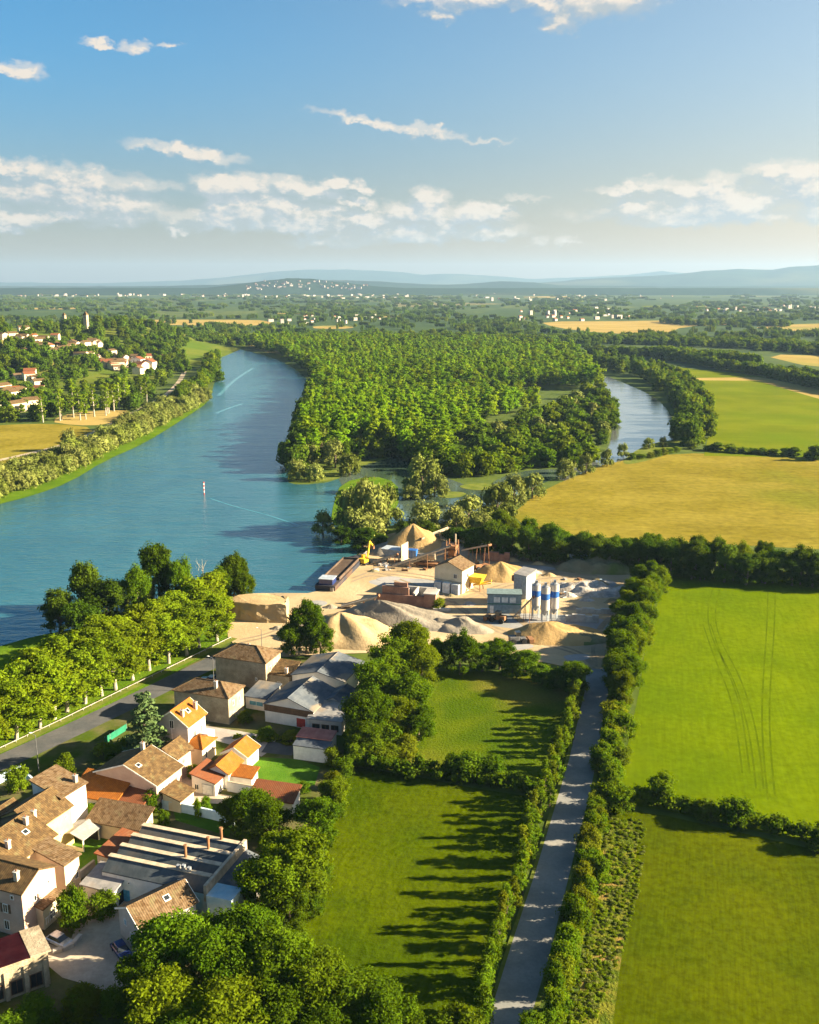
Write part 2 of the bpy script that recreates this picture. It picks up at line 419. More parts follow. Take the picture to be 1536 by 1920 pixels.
def hedge(name,px,w,h,label,kind='bush',step=.9,ls=.3,group=None,mat=None):
    """one continuous hedge along a pixel polyline"""
    rng=np.random.default_rng(hash_(label)); pts=along(px,step); c0=sum(pts,Vector())/len(pts); cl=[]
    for p in pts:
        hh=h*rng.uniform(.7,1.2)
        for k in range(max(1,int(w/1.2))):
            r=rng.uniform(.55,.9)*min(1.4,.75*hh)
            cl.append((p.x-c0.x+rng.normal()*w*.25,p.y-c0.y+rng.normal()*w*.25,rng.uniform(.3,.85)*hh,r))
    me=crown('hedge',cl,mat or LEAFMAT[kind],70,ls,rng,jit=.65)
    o=link(name,me,None,(c0.x,c0.y,0)); return tag(o,label,'hedge',group)
SRC=[0]
def scatter(name,pts,scl,kinds,label=None,rot=None,seed=1,cat=None):
    """ONE stuff object: crowns instanced on points"""
    SRC[0]+=1; coll=bpy.data.collections.new('crown_sources_%d'%SRC[0])
    k=0
    for kd in kinds:
        for (_,me,h,w) in TREES[kd]:
            coll.objects.link(bpy.data.objects.new('source_%02d_%02d'%(SRC[0],k),me)); k+=1
    n=len(pts); me=bpy.data.meshes.new(name); me.vertices.add(n); me.vertices.foreach_set('co',np.asarray(pts,np.float32).ravel())
    rng=np.random.default_rng(seed)
    a=me.attributes.new('scl','FLOAT_VECTOR','POINT'); a.data.foreach_set('vector',np.asarray(scl,np.float32).ravel())
    a=me.attributes.new('rotz','FLOAT','POINT'); a.data.foreach_set('value',(rng.uniform(0,6.28,n) if rot is None else np.asarray(rot)).astype(np.float32))
    a=me.attributes.new('pick','INT','POINT'); a.data.foreach_set('value',rng.integers(0,k,n).astype(np.int32))
    me.update(); o=link(name,me); tag(o,label,None,None,'stuff')
    if cat: o['category']=cat
    ng=bpy.data.node_groups.new(name+'_nodes','GeometryNodeTree'); ng.is_modifier=True
    ng.interface.new_socket('Geometry',in_out='INPUT',socket_type='NodeSocketGeometry'); ng.interface.new_socket('Geometry',in_out='OUTPUT',socket_type='NodeSocketGeometry')
    gi=ng.nodes.new('NodeGroupInput'); go=ng.nodes.new('NodeGroupOutput'); ip=ng.nodes.new('GeometryNodeInstanceOnPoints')
    ci=ng.nodes.new('GeometryNodeCollectionInfo'); ci.inputs['Collection'].default_value=coll; ci.inputs['Separate Children'].default_value=True; ci.inputs['Reset Children'].default_value=True
    def at(nm,ty):
        x=ng.nodes.new('GeometryNodeInputNamedAttribute'); x.data_type=ty; x.inputs['Name'].default_value=nm; return x.outputs['Attribute']
    cx=ng.nodes.new('ShaderNodeCombineXYZ'); er=ng.nodes.new('FunctionNodeEulerToRotation'); L=ng.links.new
    L(at('rotz','FLOAT'),cx.inputs[2]); L(cx.outputs[0],er.inputs[0])
    L(gi.outputs[0],ip.inputs['Points']); L(ci.outputs[0],ip.inputs['Instance']); ip.inputs['Pick Instance'].default_value=True
    L(at('pick','INT'),ip.inputs['Instance Index']); L(er.outputs[0],ip.inputs['Rotation']); L(at('scl','FLOAT_VECTOR'),ip.inputs['Scale'])
    L(ip.outputs[0],go.inputs[0]); md=o.modifiers.new('scatter','NODES'); md.node_group=ng
    return o
# ---------------------------------------------------------------- light, sky, air
SUN_EL=rad(21); SUN_AZ=rad(90)   # sun to the right (+X)
w=bpy.data.worlds.new('World'); sc.world=w; w.use_nodes=True; nt=w.node_tree; nt.nodes.clear(); L=nt.links.new
wo=nt.nodes.new('ShaderNodeOutputWorld'); bg=nt.nodes.new('ShaderNodeBackground'); L(bg.outputs[0],wo.inputs[0])
sky=nt.nodes.new('ShaderNodeTexSky'); sky.sky_type='NISHITA'; sky.sun_disc=False; sky.sun_elevation=SUN_EL; sky.sun_rotation=SUN_AZ
sky.altitude=200; sky.air_density=1.0; sky.dust_density=.7; sky.ozone_density=2.0
SKY_STR=.05
bg.inputs['Strength'].default_value=SKY_STR
dirv=nt.nodes.new('ShaderNodeTexCoord').outputs['Generated']
sx=nt.nodes.new('ShaderNodeSeparateXYZ'); L(dirv,sx.inputs[0]); X,Y,Z=sx.outputs
az=mth(nt,'ARCTAN2',X,Y); el=mth(nt,'ARCSINE',Z)
def azel(px,py):
    d=Vector(ray(px,py)).normalized(); return math.atan2(d.x,d.y),math.asin(d.z)
CL=[ # px, py, half-width, half-height, strength, tilt
 (1130,2,85,38,1.05,0),(1052,46,30,21,.9,0),(960,-6,150,20,.8,0),(823,27,20,12,.6,0),(257,92,21,13,.8,0),(187,88,24,7,.6,0),(310,85,16,6,.55,0),(25,133,42,15,.85,.06),
 (735,237,100,10,.8,.17),(352,288,80,11,.8,.14),(910,267,30,4,.5,0),
 (5,318,20,16,.95,0),(75,326,55,20,.9,0),(140,372,45,20,.95,.15),(60,362,90,26,.7,0),(215,390,110,22,.72,.1),(70,405,110,14,.6,0),(10,426,30,9,.8,0),(250,350,60,10,.5,.05),
 (450,350,64,20,.95,0),(400,345,22,9,.6,0),(560,354,62,16,.9,.15),(636,352,20,12,.7,0),(680,356,14,10,.75,0),(440,388,50,22,.98,0),(520,390,70,18,.85,.08),(470,404,90,20,.85,0),(600,415,60,22,.7,.1),(370,408,60,14,.6,0),(670,384,28,10,.7,0),
 (806,378,30,18,1.0,0),(790,405,70,22,.95,0),(900,402,52,18,.95,.06),(700,415,50,16,.8,0),(820,432,110,16,.7,0),(490,372,40,12,.6,0),(340,432,18,6,.5,0),
 (1168,358,42,11,.85,0),(1255,354,55,15,.9,.06),(1345,360,45,24,.95,0),(1400,385,60,24,.9,0),(1300,392,70,20,.8,0),(1290,414,110,14,.7,0),(1447,326,34,18,.95,0),(1505,330,50,22,.85,0),(1490,372,75,22,.9,0),(1540,390,40,24,.8,0),(1400,410,90,14,.6,0),(985,372,22,5,.45,0),(1010,452,14,7,.5,0),(1062,452,12,6,.5,0),(640,452,60,8,.4,0),(900,440,60,10,.5,0),
 (150,345,120,22,.7,.05),(120,408,160,16,.75,0),(480,420,120,14,.7,0),(780,440,130,14,.65,0),(1330,385,130,26,.75,0),(1480,350,80,22,.7,0),(1180,400,80,16,.5,0),
 # beyond the frame, so the sky goes on to the sides
 (-200,350,150,30,.8,0),(1750,380,150,40,.8,0),(-400,120,120,30,.8,0),(1900,150,150,30,.8,0),(600,-300,200,60,.8,0),(1500,-400,250,60,.8,0)]
def cloud_density(da,de):
    """cloud density at the view direction shifted by (da, de) radians"""
    A=mth(nt,'ADD',az,da); E=mth(nt,'ADD',el,de); mask=None
    c0=nt.nodes.new('ShaderNodeCombineXYZ'); L(A,c0.inputs[0]); L(mth(nt,'MULTIPLY',E,1.5),c0.inputs[1])
    wn=nt.nodes.new('ShaderNodeTexNoise'); wn.inputs['Scale'].default_value=46; wn.inputs['Detail'].default_value=6; wn.inputs['Roughness'].default_value=.62; L(c0.outputs[0],wn.inputs['Vector'])
    ws=nt.nodes.new('ShaderNodeSeparateColor'); L(wn.outputs['Color'],ws.inputs[0])
    A=mth(nt,'ADD',A,mth(nt,'MULTIPLY_ADD',ws.outputs[0],.045,-.0225)); E=mth(nt,'ADD',E,mth(nt,'MULTIPLY_ADD',ws.outputs[1],.032,-.016))
    for (cx,cy,rx,ry,st,tl) in CL:
        a0,e0=azel(cx,cy); rxa=max((azel(cx+rx,cy)[0]-azel(cx-rx,cy)[0])/2,1e-3); rya=(azel(cx,cy-ry)[1]-azel(cx,cy+ry)[1])/2
        dx=mth(nt,'MULTIPLY_ADD',A,1/rxa,-a0/rxa); dy=mth(nt,'MULTIPLY_ADD',E,1/rya,-e0/rya)
        if tl: dy=mth(nt,'MULTIPLY_ADD',dx,tl*rxa/rya,dy)
        dyb=mth(nt,'MAXIMUM',dy,mth(nt,'MULTIPLY',dy,-1.4))
        r2=mth(nt,'MULTIPLY_ADD',dx,dx,mth(nt,'MULTIPLY',dyb,dyb))
        v=mth(nt,'MULTIPLY_ADD',r2,-st*.55,st)
        mask=v if mask is None else mth(nt,'SMOOTH_MAX',mask,v,.15)
    cb=nt.nodes.new('ShaderNodeCombineXYZ'); L(c0.outputs[0],cb.inputs[0]) if False else None; L(mth(nt,'ADD',az,da),cb.inputs[0]); L(mth(nt,'MULTIPLY',mth(nt,'ADD',el,de),1.7),cb.inputs[1])
    n=mth(nt,'MULTIPLY_ADD',noise(nt,cb.outputs[0],75,5,.6),.4,mth(nt,'MULTIPLY',noise(nt,cb.outputs[0],22,8,.6,.1),.8))
    return mask,n
mask,n0=cloud_density(0,0); mask1,n1=cloud_density(.006,.010)
dens=mth(nt,'ADD',mth(nt,'MULTIPLY',mask,1.15),mth(nt,'MULTIPLY_ADD',n0,4.2,-2.42))
puff=sstep(nt,.0,1.0,dens)
veil=sstep(nt,-.45,.7,mth(nt,'ADD',mask,mth(nt,'MULTIPLY_ADD',n0,1.4,-.70)))
cov=mth(nt,'MAXIMUM',puff,mth(nt,'MULTIPLY',veil,.6))
grad=mth(nt,'ADD',mth(nt,'MULTIPLY',mth(nt,'SUBTRACT',mask,mask1),1.1),mth(nt,'MULTIPLY',mth(nt,'SUBTRACT',n0,n1),3.2))
lit=mth(nt,'MULTIPLY_ADD',grad,1.3,mth(nt,'MULTIPLY_ADD',puff,.22,.06),clamp=True)
CLOUD_B=2.85
ccol=mixc(nt,lit,(CLOUD_B*.62,CLOUD_B*.68,CLOUD_B*.71),(CLOUD_B*1.2,CLOUD_B*1.04,CLOUD_B*.86))
# sky tint: warmth towards the sun and the horizon put into the colour
sdx=sstep(nt,-.42,.62,X); sel=sstep(nt,-.02,.25,el)
k_=.635
hz=mixc(nt,sdx,(.58*k_,.42*k_,.36*k_),(.95*k_,.58*k_,.40*k_)); zn=mixc(nt,sdx,(.29*k_,.72*k_,.92*k_),(1.15*k_,1.0*k_,.86*k_))
skyc=mixc(nt,1.0,sky.outputs[0],mixc(nt,sel,hz,zn),'MULTIPLY')
col=mixc(nt,mth(nt,'MULTIPLY',cov,.93),skyc,ccol)
L(col,bg.inputs['Color'])
sd=bpy.data.lights.new('sun','SUN'); so=bpy.data.objects.new('sun',sd); COL.objects.link(so)
sd.energy=5; sd.angle=rad(.53); sd.color=(1,.83,.57)
so.rotation_euler=(0,math.pi/2-SUN_EL,0); so.location=(300,0,300)   # shines towards -X and down
sc.view_settings.view_transform='Standard'; sc.view_settings.look='None'; sc.view_settings.gamma=1; sc.view_settings.exposure=2.5
cy=sc.cycles; cy.use_denoising=True; cy.max_bounces=8; cy.diffuse_bounces=4; cy.glossy_bounces=2; cy.transmission_bounces=3; cy.volume_bounces=0; cy.transparent_max_bounces=4
cy.caustics_reflective=False; cy.caustics_refractive=False; cy.sample_clamp_indirect=4
# haze
m,hn,ho=nodes('haze_air'); pv=hn.nodes.new('ShaderNodeVolumePrincipled'); pv.inputs['Color'].default_value=(.33,.52,.76,1); pv.inputs['Density'].default_value=4.6e-5; pv.inputs['Anisotropy'].default_value=.2
hn.links.new(pv.outputs[0],ho.inputs['Volume'])
b=MB().m(m); b.box(-15500,-900,-2,15500,27500,620); o=b.build('haze'); tag(o,kind='stuff')
# ---------------------------------------------------------------- ground, water, fields
def ground_mat():
    m,nt,o=nodes('ground'); L=nt.links.new; g=nt.nodes.new('ShaderNodeTexCoord').outputs['Object']
    v=nt.nodes.new('ShaderNodeTexVoronoi'); v.inputs['Scale'].default_value=.0028; L(scaled(nt,g,(1,.55,1),.35),v.inputs['Vector'])
    sp=nt.nodes.new('ShaderNodeSeparateColor'); L(v.outputs['Color'],sp.inputs[0])
    cr=nt.nodes.new('ShaderNodeValToRGB'); cr.color_ramp.interpolation='CONSTANT'; e=cr.color_ramp.elements
    e[0].color=rgba((.032,.062,.012)); e[1].position=.3; e[1].color=rgba((.05,.08,.012))
    for p,c in ((.52,(.08,.105,.016)),(.68,(.035,.065,.012)),(.88,(.17,.15,.05)),(.95,(.05,.08,.012))): x=e.new(p); x.color=rgba(c)
    L(sp.outputs[0],cr.inputs[0])
    n=noise(nt,g,.02,5,.65); col=mixc(nt,sstep(nt,.45,.62,n),cr.outputs[0],(.022,.048,.012))
    near=(.045,.075,.01); sx=nt.nodes.new('ShaderNodeSeparateXYZ'); L(g,sx.inputs[0])
    n2=noise(nt,g,.12,5,.6); ncol=mixc(nt,sstep(nt,.35,.65,n2),near,(.075,.105,.014))
    col=mixc(nt,sstep(nt,700,1100,sx.outputs[1]),ncol,col)
    b=nt.nodes.new('ShaderNodeBsdfPrincipled'); b.inputs['Roughness'].default_value=.95; b.inputs['Specular IOR Level'].default_value=.1; L(col,b.inputs['Base Color']); L(b.outputs[0],o.inputs[0]); return m
gv=np.array([(-15000,-800,0),(15000,-800,0),(15000,27000,0),(-15000,27000,0)],float)
o=link('ground',mesh_np('ground',gv,np.array([[0,1,2,3]]),ground_mat())); tag(o,kind='structure')
def water_mat(name,c1,c2,rough=.12,bump=.35,spec=.5,metal=0):
    m,nt,o=nodes(name); L=nt.links.new; g=nt.nodes.new('ShaderNodeTexCoord').outputs['Object']
    n=noise(nt,scaled(nt,g,(1,.45,1),.3),.02,4,.6,.6); col=mixc(nt,sstep(nt,.38,.62,n),c1,c2)
    b=nt.nodes.new('ShaderNodeBsdfPrincipled'); b.inputs['Roughness'].default_value=rough; b.inputs['IOR'].default_value=1.33; b.inputs['Metallic'].default_value=metal; b.inputs['Specular IOR Level'].default_value=spec; L(col,b.inputs['Base Color'])
    w1=noise(nt,scaled(nt,g,(.5,1.1,1),.25),.55,4,.6); w2=noise(nt,scaled(nt,g,(.4,1,1),-.2),.09,3,.6)
    h=mth(nt,'MULTIPLY_ADD',w2,2.5,w1); bp=nt.nodes.new('ShaderNodeBump'); bp.inputs['Strength'].default_value=bump; bp.inputs['Distance'].default_value=.6
    L(h,bp.inputs['Height']); L(bp.outputs[0],b.inputs['Normal']); L(b.outputs[0],o.inputs[0]); return m
water_mat('water',(.034,.150,.195),(.05,.185,.225),.16,.5,metal=.5); water_mat('water_calm',(.26,.30,.31),(.32,.35,.36),.05,.10,.8,metal=.7); water_mat('water_lagoon',(.03,.055,.035),(.07,.10,.08),.05,.08,.7)
RIVER=[(-160,985),(-60,962),(0,945),(60,930),(130,905),(195,865),(270,832),(330,795),(395,752),(402,715),(416,690),(410,668),(385,655),(330,650),(330,646),(400,648),(440,652),(520,672),(572,704),(588,735),(575,772),(562,812),(556,850),(548,880),(536,903),(560,910),(630,903),(660,880),(660,862),(700,850),(760,852),(800,880),(860,905),(905,920),(940,893),(1000,880),(1060,880),(1060,892),(1000,912),(960,935),(900,962),(860,975),(800,985),(720,985),(690,1000),(672,1030),(668,1046),(640,1078),(606,1112),(540,1118),(470,1118),(400,1122),(330,1138),(240,1160),(140,1180),(70,1192),(0,1212),(-80,1235),(-300,1290),(-300,1010)]
sheet('river',RIVER,M['water'],z=.02,it=1)
sheet('river_branch',[(1040,895),(1060,878),(1110,868),(1140,845),(1150,800),(1158,772),(1140,738),(1112,708),(1125,700),(1180,722),(1230,745),(1260,778),(1268,812),(1255,835),(1215,850),(1170,862),(1120,882),(1070,905)],M['water_calm'],z=.024,it=1)
sheet('lagoon',[(628,905),(655,880),(658,862),(700,850),(760,852),(800,880),(860,905),(905,920),(940,893),(1000,880),(1060,880),(1060,892),(1000,912),(960,935),(900,962),(860,975),(800,985),(745,985),(690,940)],M['water_lagoon'],z=.028,it=1)
# fields
G=surf
G('crop_green',(.070,.112,.001),(.094,.134,.001),.03,(.116,.136,.001),fine=.6,fine_amt=.34,rows=(.8,rad(14),.12,1.2),bump=.25)
G('crop_green_far',(.095,.125,.005),(.125,.145,.007),.02,(.085,.125,.005),fine=.5,fine_amt=.14,rows=(2.5,rad(100),.12,2.5),bump=.3)
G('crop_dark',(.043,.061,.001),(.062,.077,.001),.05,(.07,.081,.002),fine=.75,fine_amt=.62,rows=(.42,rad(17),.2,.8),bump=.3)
G('crop_mid',(.037,.062,.001),(.057,.079,.001),.05,None,fine=.8,fine_amt=.55,rows=(.42,rad(19),.17,.7),bump=.7)
G('wheat',(.150,.125,.015),(.20,.165,.026),.025,(.125,.125,.013),fine=.3,fine_amt=.5,rows=(1.5,rad(98),.16,3),bump=.6,detail=6)
G('straw_far',(.27,.20,.06),(.32,.24,.08),.01,(.20,.19,.05),fine=.2,fine_amt=.15)
G('meadow',(.045,.08,.003),(.075,.105,.004),.09,(.13,.115,.02),fine=1.8,fine_amt=.4,bump=.8)
G('weeds',(.06,.085,.008),(.12,.125,.015),.5,(.24,.15,.05),fine=2.2,fine_amt=.5,bump=1,lo=.42,hi=.58)
G('bank_grass',(.06,.12,.007),(.09,.15,.01),.1,None,fine=1.5,fine_amt=.3,bump=.6)
G('lawn',(.06,.14,.012),(.08,.16,.015),.3,None,fine=3,fine_amt=.2,bump=.4)
G('reed',(.09,.12,.02),(.13,.15,.03),.2,None,fine=1.2,fine_amt=.35)
G('asphalt',(.075,.08,.082),(.10,.10,.10),.25,(.095,.095,.095),fine=2.5,fine_amt=.22)
G('lane_gravel',(.18,.185,.18),(.225,.225,.215),.2,(.27,.255,.225),fine=2.5,fine_amt=.22)
G('yard_gravel',(.33,.25,.145),(.42,.325,.20),.06,(.25,.205,.145),fine=.9,fine_amt=.16,bump=.3,detail=6)
G('yard_grey',(.22,.23,.23),(.29,.28,.27),.1,None,fine=1.2,fine_amt=.2)
G('path_dust',(.30,.25,.17),(.38,.32,.23),.2,None,fine=2,fine_amt=.2)
G('village_dirt',(.05,.075,.008),(.12,.105,.05),.12,(.045,.08,.006),fine=1.5,fine_amt=.3)
G('paving',(.30,.27,.24),(.36,.33,.30),.3,None,fine=2.5,fine_amt=.18)
G('courtyard',(.36,.31,.24),(.44,.38,.30),.2,(.29,.25,.19),fine=2,fine_amt=.25)
sheet('field',[(1255,1072),(1540,1092),(1700,1104),(1700,1640),(1536,1585),(1250,1520),(1110,1500),(1170,1430),(1200,1290),(1215,1180)],M['crop_green'])
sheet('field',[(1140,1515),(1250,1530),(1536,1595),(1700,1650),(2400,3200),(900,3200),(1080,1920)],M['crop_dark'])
sheet('weed_strip',[(1140,1530),(1202,1545),(1170,1760),(1140,1990),(1050,1990),(1085,1880),(1120,1680)],M['weeds'],it=1)
sheet('field',[(570,1720),(600,1640),(640,1490),(655,1436),(760,1452),(900,1480),(1012,1497),(990,1600),(950,1740),(910,1860),(880,2000),(780,3000),(300,3000),(560,2000),(540,1850)],M['crop_mid'])
sheet('meadow',[(600,1440),(640,1320),(700,1270),(830,1255),(1095,1270),(1080,1380),(1040,1490),(900,1470),(760,1450),(655,1436)],M['meadow'],it=1)
sheet('wheat_field',[(960,965),(1000,930),(1050,905),(1130,872),(1210,855),(1300,850),(1536,858),(1700,866),(1700,1045),(1536,1030),(1250,1015),(1000,1000)],M['wheat'])
sheet('field',[(1320,855),(1332,800),(1305,760),(1290,712),(1420,712),(1536,745),(1700,790),(1700,866),(1536,858)],M['crop_green_far'])
sheet('track',[(1290,709),(1420,706),(1536,728),(1700,770),(1700,800),(1536,748),(1420,714),(1290,713)],M['straw_far'])
sheet('field',[(1090,668),(1180,676),(1300,692),(1420,703),(1500,715),(1420,707),(1290,709),(1200,700),(1110,684)],M['crop_green_far'])
for q in ([(225,600),(420,599),(510,601),(505,611),(360,610),(230,608)],[(1010,603),(1180,602),(1350,599),(1385,608),(1280,612),(1250,627),(1130,625),(1040,614)],[(1400,612),(1540,606),(1700,606),(1700,625),(1480,622)],[(1160,663),(1250,660),(1320,665),(1200,668)],[(1420,664),(1600,668),(1700,690),(1536,692)],[(585,611),(660,610),(664,616),(590,617)],[(850,608),(920,607),(930,612),(860,614)],[(0,637),(60,640),(40,655),(-40,652)],[(700,592),(760,592),(755,595),(690,595)],[(1200,573),(1330,572),(1340,575),(1210,576)],[(980,556),(1100,555),(1090,558),(985,558)],[(1340,553),(1440,551),(1430,554),(1350,555)],[(520,586),(600,585),(610,588),(515,589)],[(60,577),(160,576),(150,580),(40,580)]):
    sheet('distant_field',q,R.choice([M['straw_far'],M['straw_far'],M['crop_green_far']]),it=1)
sheet('highway',[(1225,664),(1330,679),(1440,697),(1540,717),(1700,752),(1700,757),(1540,720),(1440,700),(1330,682),(1225,666)],M['lane_gravel'])
sheet('far_bank_field',[(-160,805),(0,797),(100,794),(185,803),(140,830),(60,856),(0,872),(-160,905)],M['wheat'],it=1)
sheet('far_bank_field',[(90,790),(140,772),(235,768),(255,778),(200,797),(140,798)],M['straw_far'],it=1)
sheet('river_bank',[(-160,985),(-60,962),(0,945),(60,930),(130,905),(195,865),(270,832),(330,795),(395,752),(385,745),(320,778),(250,815),(190,845),(130,880),(60,905),(0,918),(-160,950)],M['bank_grass'],it=1)
sheet('river_bank',[(-300,1290),(-80,1235),(0,1212),(70,1192),(140,1180),(240,1160),(330,1138),(470,1112),(440,1200),(200,1330),(0,1420),(-300,1560)],M['bank_grass'],it=1)
for q in ([(558,905),(580,893),(640,878),(652,884),(640,896),(600,905)],[(820,926),(850,921),(880,925),(860,934),(825,934)],[(640,872),(690,862),(745,855),(700,868),(650,882)],[(850,912),(900,905),(950,912),(900,922)],[(690,968),(750,962),(750,968),(700,975)],[(760,905),(800,900),(830,915),(800,930),(755,925)],[(1210,833),(1280,822),(1290,840),(1190,872),(1160,868)]):
    sheet('reed_bank',q,M['reed'],it=2)
sheet('land_spit',[(625,945),(640,905),(700,892),(745,905),(750,940),(735,965),(690,985),(655,1015),(640,1010),(645,985),(620,985)],M['bank_grass'],it=1)
YARD=[(430,1215),(422,1140),(432,1116),(490,1112),(606,1113),(640,1080),(668,1048),(690,1010),(760,995),(860,1005),(940,1030),(1080,1048),(1195,1062),(1185,1095),(1150,1180),(1138,1262),(1096,1262),(1040,1245),(950,1232),(800,1225),(640,1225),(500,1235)]
sheet('gravel_yard',YARD,M['yard_gravel'],it=1)
sheet('concrete_pad',[(905,1152),(1000,1150),(1130,1158),(1150,1175),(1100,1190),(960,1180),(900,1170)],M['yard_grey'],it=2)
sheet('concrete_pad',[(680,1090),(740,1083),(820,1088),(840,1098),(790,1104),(720,1102)],M['yard_grey'],it=2)

G('ruts',(.23,.18,.115),(.28,.22,.145),.3,(.25,.21,.15),fine=1.5,fine_amt=.25)
for q in ([(1115,1250),(1095,1225),(1030,1205),(940,1185),(880,1150),(850,1128)],[(1118,1245),(1110,1215),(1120,1180),(1150,1150)],[(850,1125),(760,1090),(700,1070),(660,1085)],[(640,1150),(560,1165),(500,1190),(450,1200)],[(870,1120),(960,1090),(1040,1075),(1120,1080)],[(700,1068),(780,1076),(900,1098),(1000,1180)]):
    for dy in (0,6): ribbon('tyre_track',[(x,y+dy) for x,y in q],1.0,M['ruts'])
for q in ([(560,1130),(600,1125),(620,1132),(590,1142)],[(930,1210),(980,1204),(1010,1214),(960,1222)],[(1050,1230),(1100,1226),(1110,1236),(1070,1242)],[(700,1085),(740,1080),(760,1086),(720,1092)],[(960,1060),(1030,1062),(1050,1070),(980,1070)],[(1080,1090),(1140,1085),(1165,1100),(1100,1108)]):
    sheet('gravel_patch',q,M['yard_grey'],it=2)
LANE=[(912,1925),(900,2000),(800,3000),(930,3000),(985,2000),(992,1920),(1028,1800),(1058,1680),(1085,1570),(1106,1490),(1120,1420),(1132,1350),(1140,1300),(1138,1255),(1100,1255),(1096,1300),(1082,1360),(1066,1430),(1048,1490),(1030,1550),(1003,1640),(960,1770)]
sheet('lane_verge',[(785,3000),(890,2000),(905,1925),(952,1770),(996,1640),(1024,1545),(1042,1486),(1060,1428),(1077,1358),(1091,1298),(1096,1255),(1143,1255),(1146,1300),(1139,1352),(1127,1422),(1113,1492),(1092,1572),(1066,1682),(1037,1802),(1003,1922),(996,2000),(945,3000)],M['reed'])
sheet('lane',LANE,M['lane_gravel'])
sheet('village_ground',[(-200,1520),(0,1432),(440,1205),(520,1235),(640,1235),(660,1330),(640,1440),(600,1530),(560,1700),(480,1760),(330,2000),(250,3000),(-900,3000),(-200,2050)],M['village_dirt'],it=0)
ROADC=[(-160,1500),(0,1432),(110,1382),(230,1325),(330,1276),(400,1242),(470,1210)]
ribbon('village_road',ROADC,6.2,M['asphalt'])
ribbon('grass_verge',[(-160,1470),(0,1410),(110,1358),(230,1298),(330,1250),(440,1197)],2.2,M['reed'])
ribbon('path',[(-160,905),(-40,872),(50,852),(125,834),(200,801),(262,768),(312,742),(337,716),(346,697)],4.5,M['path_dust'])
sheet('driveway',[(385,1362),(450,1372),(520,1385),(505,1410),(490,1420),(440,1400),(400,1388)],M['paving'])
sheet('driveway',[(335,1440),(370,1450),(410,1490),(480,1500),(470,1512),(400,1508),(340,1500),(325,1470)],M['courtyard'])
sheet('asphalt_pad',[(505,1390),(553,1402),(548,1418),(490,1412)],M['asphalt'])
sheet('lawn',[(470,1420),(560,1425),(600,1440),(590,1475),(540,1470),(480,1460),(455,1440)],M['lawn'])
sheet('lawn',[(105,1585),(150,1560),(215,1572),(170,1640),(135,1650)],M['lawn'])
sheet('lawn',[(320,1500),(440,1530),(430,1570),(330,1540)],M['lawn'])
sheet('courtyard',[(130,1770),(160,1700),(240,1680),(300,1720),(260,1780),(240,1850),(120,1800)],M['courtyard'],it=1)
sheet('village_street',[(60,1760),(120,1780),(180,1800),(240,1815),(235,1880),(170,1850),(100,1830)],M['courtyard'],it=1)
G('foam',(.045,.17,.205),(.06,.20,.235),.2,None,rough=.2,spec=.5)
def wake(px,w): 
    o=ribbon('boat_wake',px,w,M['foam'],z=.045); o['kind']='stuff'; o['label']='pale boat wake streak on the teal river'
wake([(405,775),(430,765),(455,757)],3); wake([(410,742),(440,712),(475,690)],3.5); wake([(395,935),(440,950),(500,965),(560,985)],.8)
G('tyre_track',(.058,.094,.001),(.078,.114,.001),.2,None,fine=2,fine_amt=.3)
for q in ([(1336,1105),(1325,1150),(1335,1200),(1375,1270),(1400,1350),(1412,1420),(1418,1480)],[(1440,1110),(1438,1180),(1432,1260),(1428,1340),(1432,1420),(1440,1500)],[(1318,1170),(1340,1235),(1372,1310),(1385,1390),(1392,1450)]):
    for dx in (0,14): ribbon('tyre_track',[(x+dx,y) for x,y in q],.36,M['tyre_track'],z=.05)
# left hillside
n=70; xs=np.linspace(-900,-200,n); ys=np.linspace(780,1920,n); V=[(x,y,hill(x,y)-.25) for y in ys for x in xs]
Fq=np.array([(j*n+i,j*n+i+1,(j+1)*n+i+1,(j+1)*n+i) for j in range(n-1) for i in range(n-1)])
o=link('hillside',mesh_np('hillside',np.array(V),Fq,G('hill_grass',(.06,.10,.012),(.11,.13,.02),.012,(.2,.17,.05),fine=.3,fine_amt=.25),True)); tag(o,kind='structure')
# far hills
G('hill_far',(.012,.03,.018),(.02,.042,.02),.0012,(.07,.08,.035),fine=.012,fine_amt=.35,detail=6)
def ridge(D,prof,depth,seed):
    rng=np.random.default_rng(seed); xs=np.linspace(-420,1960,150); m_=13; V=[]
    px=[p[0] for p in prof]; py=[p[1] for p in prof]
    for x in xs:
        y=np.interp(x,px,py); y+=1.1*mnoise.noise(Vector((x*.03,seed,0)))+.5*mnoise.noise(Vector((x*.11,seed,3)))
        d=ray(x,y); zt=max(0,H+d[2]/d[1]*D); ax=d[0]/d[1]
        for k in range(m_):
            t=k/(m_-1); yy=D+(t-.5)*depth*2; prf=math.sin(math.pi*t)**1.3; gul=1+.25*mnoise.noise(Vector((x*.02,t*5,seed)))*(1-prf)
            V.append((ax*yy if t<.5 else ax*yy, yy, zt*prf*gul-.6))
    Fq=np.array([(i*m_+k,(i+1)*m_+k,(i+1)*m_+k+1,i*m_+k+1) for i in range(len(xs)-1) for k in range(m_-1)])
    o=link('hills',mesh_np('hills',np.array(V),Fq,M['hill_far'],True)); tag(o,kind='structure'); return o
ridge(23500,[(-420,532),(0,529),(180,531),(340,526),(420,520),(500,511),(560,506),(620,505),(700,507),(760,511),(790,515),(850,513),(920,517),(1000,523),(1080,520),(1180,515),(1240,508),(1290,513),(1400,516),(1960,520)],2600,1)
ridge(16500,[(-420,536),(700,536),(950,534),(1050,527),(1120,521),(1200,518),(1260,515),(1330,507),(1390,504),(1440,506),(1490,500),(1536,497),(1600,489),(1700,483),(1960,490)],3000,2)
